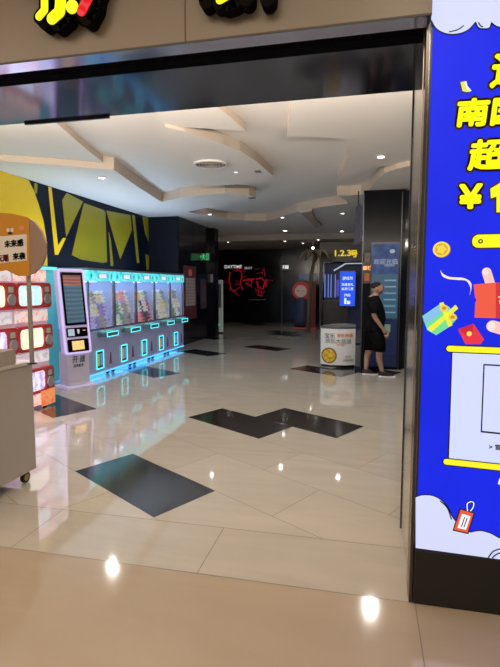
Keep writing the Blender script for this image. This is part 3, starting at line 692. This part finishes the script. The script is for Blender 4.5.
MB().box(-.09,.30,-.03,.03,.02,.80).build('panel', mat('wc_white', (.22,.22,.25), .4), wc); MB().box(-.1,.31,-.1,.1,0,.02).build('foot', dsteel, wc)
text('lettering', '公告', mat('wc_red', (.25,.06,.05), .5), wc, (-.05,-.035,.5), .1)

# ------------------------------------------------------------------ downlights
rim = mat('light_rim', (.7,.7,.7), .4)
def downlight(x, y, z_, label, s=1.0, e=25, power=0, col=(1,.95,.88), r=.055):
    t = thing('downlight', label, 'ceiling light', (x, y, z_), 0, None)
    MB().ring(disc(0,0,r*1.45*s,20), disc(0,0,r*s,20), -.012, -.0005, 2).build('rim', rim, t)
    MB().prism(disc(0,0,r*s,20), -.006, -.001, 2).build('lamp', glow('lamp_%d' % e, col, e), t)
    if power:
        l = bpy.data.lights.new('spot', 'SPOT'); l.energy = power; l.spot_size = math.radians(150); l.spot_blend = .8; l.shadow_soft_size = .05; l.color = col
        lo = bpy.data.objects.new('downlight_beam', l); C.objects.link(lo); lo.location = (0,0,-.03); lo.parent = t
    return t
K = .9
spots = [((102,177.5),3.5,'downlight near the yellow wall mural',120), ((381,156.5),3.58,'bright downlight nearest the right jamb',150), ((236,172),3.56,'small dim downlight just right of the round air vent',-1),
         ((214,237),3.5,'downlight above the left pillar by the exit sign',14), ((285,230.5),3.5,'downlight left of the ceiling notch, over the back hall',14), ((342,231),3.5,'downlight above the yellow numbered sign',14),
         ((336,184),None,None,0)]
for (u, v), zz, lb, pw in spots:
    if lb is None: continue
    x, y = onZ(u, v, zz); y = min(y, 17.9)
    downlight(x, y, zz, lb, .6 if pw < 0 else 1.0 if pw > 50 else 1.3, 2 if pw < 0 else 12, max(pw, 0), (1,.93,.85) if pw > 50 else (.9,.93,1))
for i, (x, y, pw) in enumerate([(-2.27,13.6,30),(-.65,13.2,26),(-4.0,12.6,20),(1.6,6.5,60)]):
    downlight(x, y, 3.5 if i < 3 else 3.5, ['downlight over the middle of the corridor','downlight over the right of the corridor before the pillar','downlight over the far end of the claw machines','downlight hidden behind the right jamb'][i], .8, 12, pw, (.95,.95,1))
for (u, v), lb in (((285,241),'far small downlight left of the spotlight, back hall'),((228,242),'far small downlight left end of the back hall'),((303,243),'far downlight over the red standee'),((317,238.5),'far downlight right of the spotlight')):
    x, y = onZ(u, v, 3.3); y = max(18.2, min(y, 22)); downlight(x, y, 3.3, lb, 1.0, 12, 4, (1,.85,.7))
for x, y in ((-4.1,.2),(-2.1,-1.2),(.3,.2),(2.2,-.8)):
    downlight(x, y, 4.2, 'mall downlight above the entrance floor', 1.3, 12, 110, (1,.82,.60))['group'] = 'mall downlights above the entrance'
# mall lamps are outside the frame; foreground floor glints come from the store downlights
# air vent
vx, vy = onZ(211, 163.5, 3.56)
vt = thing('air_vent', 'round white slatted air vent in the ceiling', 'air vent', (vx, vy, 3.56))
MB().ring(disc(0,0,.27,32), disc(0,0,.23,32), -.03, -.001, 2).build('rim', rim, vt)
MB().prism(disc(0,0,.23,32), -.008, -.002, 2).build('throat', mat('vent_dark', (.05,.045,.04), .6), vt)
for rr in (.20,.15,.10,.05): MB().ring(disc(0,0,rr,28), disc(0,0,rr-.022,28), -.028, -.012, 2).build('louvre', mat('louvre', (.42,.40,.37), .5), vt)
for (u, v, w1, lb) in ((253,170,.10,'tiny grey sprinkler near the round vent'),(288,232.5,.16,'small linear grille in the far ceiling'),(252,197.5,.14,'slim dark ceiling slot at the middle panel tip')):
    zz = 3.5 if v > 190 else 3.56
    x, y = onZ(u, v, zz) if v != 170 else onZ(258,171,3.56)
    tag(MB().rbox(x-w1/2, x+w1/2, y-.05, y+.05, zz-.02, zz-.0005, .004).build('ceiling_grille', mat('grille_dark', (.12,.11,.10), .5)), lb, 'grille')
x, y = onZ(311, 240, 3.3)
tr = thing('track_spotlight', 'white track spotlight aimed down in the back hall', 'spotlight', (x, 19.0, 3.3))
MB().cyl((0,0,-.12), .012, .1195).build('stem', rim, tr); MB().cyl((0,-.06,-.24), .05, .14, 1, 14, .06).build('head', rim, tr); MB().cyl((0,-.068,-.24), .042, .007, 1, 14).build('lamp', glow('lamp_12', (1,.9,.8), 12), tr)

# ------------------------------------------------------------------ fascia letters
fy = 2.598
def SF(u, v): return onY(u, v, 2.56)
def stroke(pts, w):
    """thick polyline outline (2D) with rounded ends, as a list of polygons"""
    out_ = []
    for a0, b0 in zip(pts[:-1], pts[1:]):
        d = Vector((b0[0]-a0[0], b0[1]-a0[1])); d.normalize(); n = Vector((-d.y, d.x))*w
        out_.append([(a0[0]+n.x,a0[1]+n.y),(a0[0]-n.x,a0[1]-n.y),(b0[0]-n.x,b0[1]-n.y),(b0[0]+n.x,b0[1]+n.y)])
    for p in pts: out_.append(disc(p[0], p[1], w, 14))
    return out_
ls = thing('shop_lettering', 'yellow and red raised Chinese character with thick black edging on the beige fascia', 'lettering', (-1.6, 2.528, 3.2))
def px_poly(l, y=2.47): return [(onY(u, v, y)[0]+1.6, onY(u, v, y)[1]-3.2) for u, v in l]
st1 = [[(44,3),(44,14),(40,18.5)]]; st2 = [[(60,-30),(60,4),(59,15),(54,21),(49,18)]]; st4 = [[(92,-8),(90,4),(84,15)]]
def strokes_mesh(name, strokes, w, y0, y1, m, parent):
    q = MB()
    for s1 in strokes:
        for p in stroke(px_poly(s1), w): q.prism(p, y0, y1, 1)
    return q.build(name, m, parent)
hold = [((-1.6,0,3.2))]
w0 = .022
ld_ = mat('letter_black', (.006,.006,.006), .9, spec=.05)
bk = [[(47,-30),(47,3),(47,12),(41.5,18.5)],[(63,-40),(63,4),(62,14),(54.5,20.5)],[(74.5,9),(74.5,9.5)],[(97,-20),(92,-8),(90,4),(84,15)],[(30,-18),(100,-30)]]
bkd = [[(u+4, v+4.5) for u, v in s1] for s1 in bk]
strokes_mesh('black_edging', bk, .037, -.075, -.002, ld_, ls)
strokes_mesh('black_edging', bkd, .036, -.072, -.001, ld_, ls)
strokes_mesh('yellow_face', [bk[0], bk[4]], .020, -.082, -.0755, glow('letter_yellow', (.95,.88,.01), 1.0), ls)
strokes_mesh('yellow_face', [bk[1]], .030, -.082, -.0755, glow('letter_yellow', (.95,.88,.01), 1.0), ls)
q = MB()
for c_ in px_poly([(74.5,9)]): q.prism(disc(c_[0], c_[1], .034, 18), -.084, -.0755, 1)
q.build('yellow_dot', glow('letter_yellow', (1,1,0)), ls)
strokes_mesh('red_face', [[(97,-20),(92,-8),(90,1),(84,13)]], .026, -.083, -.0755, glow('letter_red', (.72,.02,.03), .9), ls)
l2 = thing('shop_lettering', 'second raised character, its black bottom edge showing at the top of the photo', 'lettering', (-1.6, 2.528, 3.2))
bk2 = [[(206,-30),(207,2)],[(228,-30),(226,-2),(220,3)],[(248,-30),(247,0)],[(270,-30),(268,0)],[(200,-25),(275,-32)]]
strokes_mesh('black_edging', bk2, .037, -.075, -.002, ld_, l2)
strokes_mesh('black_edging', [[(220,3),(228,6),(236,3)]], .03, -.072, -.001, ld_, l2)
strokes_mesh('yellow_face', [[(230,-30),(228,-2),(221,2)],[(250,-34),(249,-8)],[(207,-34),(208,-8)]], .020, -.082, -.0755, MATS['letter_yellow'], l2)

# ------------------------------------------------------------------ blue light box
YS = 2.60
lb = thing('light_box', 'large backlit blue advertising light box with yellow Chinese letters and price at the right', 'light box', (.28, YS, 0))
LX1 = 1.45
def SP(u, v): a_, b2 = onY(u, v, YS); return (a_-.28, b2)
MB().box(-.012, LX1, .0, .5, .30, 4.18).build('cabinet', mat('lb_case', (.03,.03,.035), .3), lb)
MB().rbox(-.015, LX1, -.012, .5, .004, .30, .01).build('plinth', mat('plinth_black', (.008,.008,.009), .35), lb)
blue = mat('lb_blue', (.002,.003,.06), .5, spec=.2, emit=(.008,.022,.80), es=.95)
nt = blue.node_tree; bs = nt.nodes['Principled BSDF']; tc = nt.nodes.new('ShaderNodeTexCoord'); wv = nt.nodes.new('ShaderNodeTexNoise'); wv.inputs['Scale'].default_value = 1.3
mr = nt.nodes.new('ShaderNodeMapRange'); mr.inputs['To Min'].default_value = .7; mr.inputs['To Max'].default_value = 1.25
nt.links.new(tc.outputs['Object'], wv.inputs['Vector']); nt.links.new(wv.outputs['Fac'], mr.inputs['Value']); nt.links.new(mr.outputs['Result'], bs.inputs['Emission Strength'])
pn = MB().box(-.005, LX1, -.008, -.0005, .305, 4.15).build('panel', blue, lb)
def L(k): return -.0085-.0012*k
def flat(name, px_pts, m, k=1, par=pn):
    p = [SP(u, v) for u, v in px_pts]; return MB().prism(p, L(k), L(k)+.0008, 1).build(name, m, par)
def flatw(name, pts, m, k=1, par=pn): return MB().prism(pts, L(k), L(k)+.0008, 1).build(name, m, par)
def bez(pts, n=6):
    """smooth closed-ish polyline through control points (Catmull-Rom)"""
    o_ = []
    for i in range(len(pts)-1):
        p0 = pts[max(i-1,0)]; p1 = pts[i]; p2 = pts[i+1]; p3 = pts[min(i+2,len(pts)-1)]
        for s1 in range(n):
            t = s1/n; o_.append(tuple(.5*((2*p1[k])+(-p0[k]+p2[k])*t+(2*p0[k]-5*p1[k]+4*p2[k]-p3[k])*t*t+(-p0[k]+3*p1[k]-3*p2[k]+p3[k])*t**3) for k in (0,1)))
    o_.append(pts[-1]); return o_
cloud = glow('cloud_white', (.62,.68,.95), .92); line = mat('line_dark', (.01,.01,.02), .5)
top_c = bez([(431,22),(436,30),(446,35),(458,35),(468,31),(475,23.5)])+bez([(475,23.5),(478,29),(484,30),(489,29),(491,24)])[1:]+bez([(491,24),(497,28),(510,29),(530,22),(560,24),(620,10)])[1:]
flat('cloud', [(u, v) for u, v in top_c]+[(640,-60),(432,-60)], cloud, 1)
def pline(name, px, w, k=3, m=line, par=pn):
    q = MB()
    for p in stroke([SP(u, v) for u, v in px], w): q.prism(p, L(k), L(k)+.0006, 1)
    return q.build(name, m, par)
pline('cloud_outline', top_c, .0028, 2); pline('cloud_crease', bez([(449,33),(457,31),(463,27)]), .0025)
pline('cloud_crease', bez([(478,24),(480,27),(482,28)]), .0025)
# bottom cloud
bc = bez([(415.5,496),(422,494),(432,494.5),(441,499),(448,507),(453,517),(462,526),(470,531)])+bez([(470,531),(480,529.5),(490,532),(500,537),(515,540)])[1:]+bez([(515,540),(530,520),(560,512),(600,530)])[1:]
flat('cloud', bc+[(600,571),(500,558.4),(415.5,547)], cloud, 1)
pline('cloud_outline', bc, .0028, 2)
pline('cloud_crease', bez([(440,500),(447,507),(451,518)]), .003); pline('cloud_crease', bez([(488,556),(493,550),(502,547)]), .003)
pline('cloud_crease', bez([(492,556.5),(496,553),(502,551)]), .003)
# yellow lettering with dark outline
ly = glow('lb_yellow', (.80,.86,.01), 1.0); lbk = mat('lb_brown', (.03,.008,.008), .5, emit=(.04,.01,.01), es=.5)
def big_text(s1, u, v, size, sx=1.0, sh=.0, rot=0, out_=.017, k=3):
    x, z_ = SP(u, v)
    o1 = text('lettering_outline', s1, lbk, pn, (x, L(k), z_), size, ext=.0003, sx=sx, shear=sh, rot=rot, spread=out_, n=14)
    o2 = text('lettering', s1, ly, pn, (x, L(k+1), z_), size, ext=.0003, sx=sx, shear=sh, rot=rot, spread=.0058, n=8)
big_text('迎', 488.5, 85.5, .165, rot=-.05, sh=.05)
big_text('南国', 453.8, 125, .128, sx=1.16, sh=.06, rot=-.02)
big_text('超值', 467, 168, .142, sx=1.12, sh=.06)
big_text('¥', 459, 208.5, .148, sx=1.15)
flat('digit_outline', [(488,188),(500,181),(513,181),(513,214.5),(494,214.5),(494,200),(489,201.5)], lbk, 3)
flat('digit_one', [(489.7,189.2),(500,183),(511,183),(511,212.7),(495.8,212.7),(495.8,197),(490.2,198.8)], ly, 4)
# pill bar
x0_, z1_ = SP(472,235); _, z0_ = SP(472,248)
flatw('bar_outline', rrect(x0_-.006, LX1-.2, z0_-.006, z1_+.006, .03, 6), lbk, 2); flatw('bar', rrect(x0_, LX1-.2, z0_, z1_, .028, 6), ly, 3)
cx_, cz_ = SP(480,241.5); flatw('bar_dot', disc(cx_, cz_, .011, 16), lbk, 4); flatw('bar_dot', disc(cx_, cz_, .005, 12), ly, 5)
# confetti + ribbon
flat('confetti', [(459,82),(464,81.5),(466,88),(470.5,92),(466,94),(461,93),(459.5,88)], lbk, 2)
flat('confetti', [(460,83),(463.5,82.5),(465,89),(469,92.5),(466,93),(462,92)], glow('conf', (.65,.70,.12), 1), 3)
flat('confetti', [(463.5,82.3),(466,82.3),(467,87),(471,91.5),(469,92.8),(465.3,89)], glow('conf_w', (.8,.85,.8), 1), 3)
flat('ribbon', bez([(440,270),(442,276),(448,279),(458,280),(466,281),(470,288),(469,296)])+bez([(469,296),(471,288),(470,282),(463,278),(450,277),(443,274),(440,270)])[1:], glow('ribbon', (.85,.75,.55), .95), 2)
# coin
cx_, cz_ = SP(441,249.5)
flatw('coin_edge', disc(cx_+.003, cz_-.002, .040, 26, .038), glow('coin_d', (.45,.20,.02), .8), 2); flatw('coin', disc(cx_, cz_, .039, 26, .037), glow('coin_y', (.85,.65,.10), .95), 3)
flatw('coin_inner', disc(cx_, cz_, .029, 24), glow('coin_i', (.60,.38,.02), .9), 4)
flatw('coin_flower', [(cx_+(.021+.004*math.cos(5*t0))*math.cos(t0), cz_+(.021+.004*math.cos(5*t0))*math.sin(t0)) for t0 in [2*PI*i/30 for i in range(30)]], glow('coin_f', (.85,.60,.06), .95), 5)
# gift box
flat('gift_backing', [(422,316),(441,303),(449,307),(457,318),(450,326),(436,335),(427,330)], glow('gift_b', (.18,.62,.60), .9), 2)  # teal printed shape behind the gift body
flat('gift_body', [(423,320),(440,309),(449,312),(453,322),(437,334),(428,330)], glow('gift_g', (.15,.70,.30), .9), 3)
flat('gift_top', [(423,318),(439,305),(445,309),(426,324)], glow('gift_c', (.22,.50,.85), .9), 4)
flat('gift_ribbon', [(427,328),(455,306),(457,309),(431,332)], glow('gift_y', (.75,.78,.05), .95), 5)
flat('gift_ribbon', [(439,303),(443,302),(452,325),(448,327)], MATS['gift_y'], 5)
for c_ in ((443.5,308),(452,317)):
    a_ = SP(*c_); flatw('gift_bow', disc(a_[0], a_[1], .020, 16, .017), glow('gift_bow', (.80,.55,.05), .95), 6); flatw('gift_bow', disc(a_[0], a_[1], .010, 12, .008), glow('gift_bow2', (.45,.30,.02), .9), 7)
flat('gift_bow', [(447,312),(455,304.5),(457.5,308.5),(449,315)], MATS['gift_y'], 8)
# red envelope
flat('envelope', [(457.5,329),(473,323.5),(483.5,339),(480,344),(465,344)], glow('env_r', (.75,.03,.06), .9), 2)
flat('envelope_fold', [(457.5,329),(473,323.5),(472,333),(466,335)], glow('env_r2', (.55,.015,.04), .9), 3)
a_ = SP(468.7,333.5); flatw('envelope_seal', disc(a_[0], a_[1], .012, 16), glow('env_y', (.9,.65,.12), 1), 4)
# hand holding packet (fingertips and red packet)
flesh = glow('flesh', (.90,.55,.50), .9)
for (pts, w1, nm) in (([(486,272),(491,288)], .021, 'fingertip'), ([(492,326),(520,334)], .028, 'thumb_tip')):
    q = MB()
    for p in stroke([SP(u, v) for u, v in pts], w1): q.prism(p, L(3), L(3)+.0008, 1)
    q.build(nm, flesh, pn)
    q = MB(); a_ = SP(pts[0][0]-1, pts[0][1]); q.prism(disc(a_[0], a_[1], w1*.6, 14, w1*.8), L(4), L(4)+.0006, 1); q.build('nail', glow('nail', (.95,.75,.75), .9), pn)
flat('red_packet', [(473,284.5),(495,282.5),(540,282),(540,320),(495,318),(474,317.5),(474.5,303),(476,300),(474.3,297)], glow('packet', (.80,.10,.06), .9), 5)
flat('red_packet_side', [(495,282.5),(540,282),(540,320),(495,318)], glow('packet2', (.60,.03,.04), .9), 6)
pline('packet_mark', [(498,297),(500.5,297)], .0035, 7, glow('mk', (.9,.6,.2), 1)); pline('packet_mark', [(499,301),(500.8,306)], .0035, 7, MATS['mk'])
# scroll
paper = glow('paper', (.60,.68,.97), .93)
flat('scroll_paper_edge', [(451,351),(560,356),(560,470),(447,460)], line, 2)
flat('scroll_paper', [(452.2,351),(560,356),(560,470),(448.6,460)], paper, 3)
yb = glow('scroll_yellow', (.85,.80,.02), 1)
for (u0, v0, u1, v1) in ((449,348.3,560,352.7), (446,460.8,560,473)):
    P0, P1 = SP(u0, v0), SP(u1, v1)
    q = MB(); [q.prism(p, L(4), L(4)+.0006, 1) for p in stroke([P0, P1], .0195)]; q.build('scroll_rod_outline', line, pn)
    q = MB(); [q.prism(p, L(5), L(5)+.0006, 1) for p in stroke([P0, P1], .0145)]; q.build('scroll_rod', yb, pn)
# frame for the (omitted) code
P = [SP(u, v) for u, v in ((482.7,363.5),(560,367),(560,440),(480,431.5))]
Q = [SP(u, v) for u, v in ((484,365),(558,368.5),(558,438),(481.4,430))]
MB().ring(P, Q, L(5), L(5)+.0006, 1).build('code_frame', line, pn)
text('small_lettering', '> 官方', mat('ink_grey', (.08,.08,.12), .5), pn, (*[(SP(488,448)[0]), L(5)], SP(488,448)[1]), .030, off=.0006)
# price tag
flat('price_tag_outline', [(452.2,529.5),(459,507),(474.5,511.5),(468,533)], line, 3)
flat('price_tag', [(453.5,528.5),(460,508.5),(473,512.3),(467,531.5)], glow('tag_r', (.75,.10,.04), .95), 4)
flat('price_tag_label', [(457,526.5),(461.5,512.5),(470,515),(465.5,528.5)], glow('tag_w', (.85,.88,1), .95), 5)
pline('price_tag_line', [(461,525),(464,516)], .0022, 6); pline('price_tag_line', [(463.5,525.5),(466.5,517)], .0022, 6)
pline('price_tag_loop', bez([(467,509.5),(466.5,503),(470,500.5),(473,501.5),(472.5,506),(470,509.5)]), .0045, 5); pline('price_tag_loop', bez([(467,509.5),(466.5,503),(470,500.5),(473,501.5),(472.5,506),(470,509.5)]), .0022, 6, MATS['tag_w'])
# partial white writing at the frame edge
x, z_ = SP(497.3,489); text('white_lettering', '快', glow('lb_white', (.85,.88,1), .95), pn, (x, L(3), z_), .085, off=.003)
pn['label'] = 'glowing blue printed panel'

# ------------------------------------------------------------------ the man
man = thing('person', 'short haired man in black t-shirt and shorts standing sideways by the black pillar', 'person', (.15, 9.40, 0), 0); man.scale = (1.16, 1.08, 1.0)
# faces right (+x); local: x forward, y away from the viewer
skin = mat('skin', (.30,.18,.13), .55, noise=.05); tee = mat('black_tee', (.004,.004,.006), .9, spec=.1); shorts = mat('black_shorts', (.003,.003,.004), .9, spec=.1)
J = {}; verts = []; edges = []; rad = []
def jv(name, p, r, par=None):
    J[name] = len(verts); verts.append(p); rad.append(r)
    if par is not None: edges.append((J[par], J[name]))
jv('pelvis', (-.02,0,.92), (.13,.11))
jv('waist', (-.01,0,1.08), (.13,.10), 'pelvis'); jv('chest', (-.02,0,1.26), (.15,.10), 'waist'); jv('up', (-.03,0,1.40), (.11,.09), 'chest')
jv('neck', (-.01,0,1.47), (.055,.055), 'up'); jv('neck2', (.02,0,1.52), (.055,.055), 'neck'); jv('head', (.035,0,1.585), (.088,.078), 'neck2'); jv('head2', (.03,0,1.64), (.080,.070), 'head')
for s, sy in (('n', -1), ('f', 1)):
    fx = .15 if s == 'n' else -.13
    jv('hip'+s, (-.01,.085*sy,.86), (.09,.09), 'pelvis'); jv('knee'+s, (fx*.55,.09*sy,.47), (.058,.058), 'hip'+s)
    jv('calf'+s, (fx*.65-.02,.09*sy,.33), (.055,.052), 'knee'+s); jv('ank'+s, (fx*.9,.09*sy,.09), (.034,.034), 'calf'+s)
    jv('heel'+s, (fx*.9,.09*sy,.045), (.036,.033), 'ank'+s); jv('toe'+s, (fx*.9+.16,.09*sy,.035), (.026,.035), 'heel'+s)
    jv('sh'+s, (-.03,.17*sy,1.39), (.062,.062), 'up'); jv('elb'+s, (-.01 if s == 'n' else .0,.215*sy,1.10), (.042,.042), 'sh'+s)
    jv('wr'+s, (.13,.20*sy,.88), (.027,.025), 'elb'+s); jv('palm'+s, (.165,.195*sy,.80), (.032,.018), 'wr'+s)
me = bpy.data.meshes.new('body'); me.from_pydata(verts, edges, []); body_o = bpy.data.objects.new('body', me); C.objects.link(body_o); body_o.parent = man
sk = body_o.modifiers.new('skin', 'SKIN'); ss = body_o.modifiers.new('sub', 'SUBSURF'); ss.levels = 2; ss.render_levels = 2
for i, r_ in enumerate(rad): me.skin_vertices[0].data[i].radius = r_
me.skin_vertices[0].data[0].use_root = True; sk.use_smooth_shade = True; me.materials.append(skin)
for sy in (-1, 1):   # fingers and thumbs
    for k, (dx, ln) in enumerate(((-.024,.065),(-.008,.078),(.008,.074),(.022,.058))):
        bx = .175+dx
        MB().tube([(bx-.004,.195*sy,.785),(bx+.012,.193*sy,.785-ln*.6),(bx+.010,.183*sy,.785-ln)], [.009,.008,.006], 8).build('finger', skin, man, True)
    MB().tube([(.185,.187*sy,.83),(.212,.180*sy,.795),(.214,.178*sy,.765)], [.011,.010,.008], 8).build('thumb', skin, man, True)
# face
fcz = 1.60
MB().ball((.035,0,1.605), .098, (1.0,.80,1.12), 18, 14).build('head_shape', skin, man, True)
MB().loft([(.126,0,1.585,.018,.018),(.128,0,1.60,.014,.014),(.122,0,1.63,.006,.008)], 10).build('nose', skin, man, True)
MB().ball((.118,0,1.555), .016, (.6,1.6,.5)).build('mouth', mat('lip_m', (.28,.12,.10), .5), man, True)
for sy in (-1,1):
    MB().ball((.117,.032*sy,1.618), .010, (.6,1,.8)).build('eye', black, man, True)
    MB().ball((.115,.032*sy,1.637), .012, (.6,1.6,.35)).build('eyebrow', black, man, True)
    MB().ball((.022,.082*sy,1.60), .026, (.6,.35,1.15)).build('ear', skin, man, True)
hair = MB().ball((.016,0,1.630), .102, (1.0,.82,.92), 18, 12)
bmesh.ops.delete(hair.bm, geom=[v for v in hair.bm.verts if v.co.z < 1.60+max(0, (v.co.x-.0))*.62], context='VERTS')
hair.build('hair', mat('hair_grey', (.02,.018,.018), .95, spec=.1), man, True)
# clothing
MB().loft([(-.01,0,.84,.145,.20),(-.01,0,.95,.158,.195),(.005,0,1.05,.165,.185),(.0,0,1.18,.155,.19),(-.02,0,1.30,.145,.205),(-.03,0,1.40,.115,.19),(-.02,0,1.45,.08,.12),(-.01,0,1.475,.066,.072)], 20).build('t_shirt', tee, man, True)
for s, sy in (('n',-1),('f',1)):
    MB().tube([(-.03,.12*sy,1.40),(-.028,.185*sy,1.37),(-.02,.215*sy,1.27),(-.012,.225*sy,1.17)], [.075,.078,.074,.072], 14).build('sleeve', tee, man, True)
    kx = .0825 if s == 'n' else -.0715
    MB().loft([(kx*1.0,.092*sy,.47,.093,.088),(kx*.9,.092*sy,.60,.102,.094),(kx*.45,.09*sy,.76,.118,.098),(-.005,.08*sy,.90,.135,.10)], 16).build('shorts_leg', shorts, man, True)
    fx = .135 if s == 'n' else -.117
    sh_ = MB(); sh_.rbox(fx-.06, fx+.20, .09*sy-.045, .09*sy+.045, .0, .028, .012, 2); sole = sh_.build('shoe_sole', mat('sole_white', (.85,.85,.85), .5), man)
    MB().loft([(fx+.06,.09*sy,.026,.125,.045),(fx+.055,.09*sy,.05,.118,.044),(fx+.02,.09*sy,.075,.075,.042),(fx-.005,.09*sy,.105,.045,.040)], 16).build('shoe', mat('shoe_black', (.01,.01,.012), .6), man, True)
MB().ring(disc(.112,-.2,.034,14,.032), disc(.112,-.2,.026,14,.026), .905, .925, 2).build('wristband', mat('band', (.2,.2,.2), .4), man)

# ------------------------------------------------------------------ lights
def area(name, loc, rot, sx_, sy_, e, col):
    l = bpy.data.lights.new(name, 'AREA'); l.shape = 'RECTANGLE'; l.size = sx_; l.size_y = sy_; l.energy = e; l.color = col
    o = bpy.data.objects.new(name, l); C.objects.link(o); o.location = loc; o.rotation_euler = rot; return o
# neon glow of the machines onto the floor, then added fills for the ceiling and mall side
area('machine_floor_glow', (-4.82, 10.0, .072), (0, math.radians(-28), 0), .10, 4.5, 5, (.02,.16,1))
area('machine_top_fill', (-5.15, 9.9, 2.0), (PI, 0, 0), .5, 4.4, 45, (.55,.72,1))  # unseen bluish uplight added to brighten the ceiling and mural
area('vending_glow', (-4.15, 5.2, 1.0), (0, math.radians(-90), 0), 1.4, 2.0, 10, (.9,.75,1))
area('ceiling_fill', (-1.8, 3.50, 3.0), (math.radians(150), 0, 0), 6.5, .10, 360, (1,.87,.72))  # unseen uplight added behind the header to brighten the ceiling
area('mall_fill', (-2, .4, 4.15), (math.radians(20), 0, 0), 6, 2, 170, (1,.80,.58))  # unseen panel added as warm fill from the mall side
w = bpy.data.worlds.new('world'); bpy.context.scene.world = w; w.use_nodes = True
w.node_tree.nodes['Background'].inputs[0].default_value = (1,.84,.68,1); w.node_tree.nodes['Background'].inputs[1].default_value = .40

# ------------------------------------------------------------------ camera
cam = bpy.data.cameras.new('camera'); co = bpy.data.objects.new('camera', cam); C.objects.link(co)
co.location = (0, 0, H); cam.sensor_fit = 'VERTICAL'; cam.sensor_height = 24; cam.lens = F/667*24; cam.clip_start = .05
co.rotation_euler = (PI/2-PT, 0, YW)
S = bpy.context.scene; S.camera = co
S.view_settings.view_transform = 'Standard'; S.view_settings.look = 'None'; S.view_settings.exposure = 0
S.cycles.use_denoising = True; S.cycles.max_bounces = 8; S.cycles.sample_clamp_indirect = 4
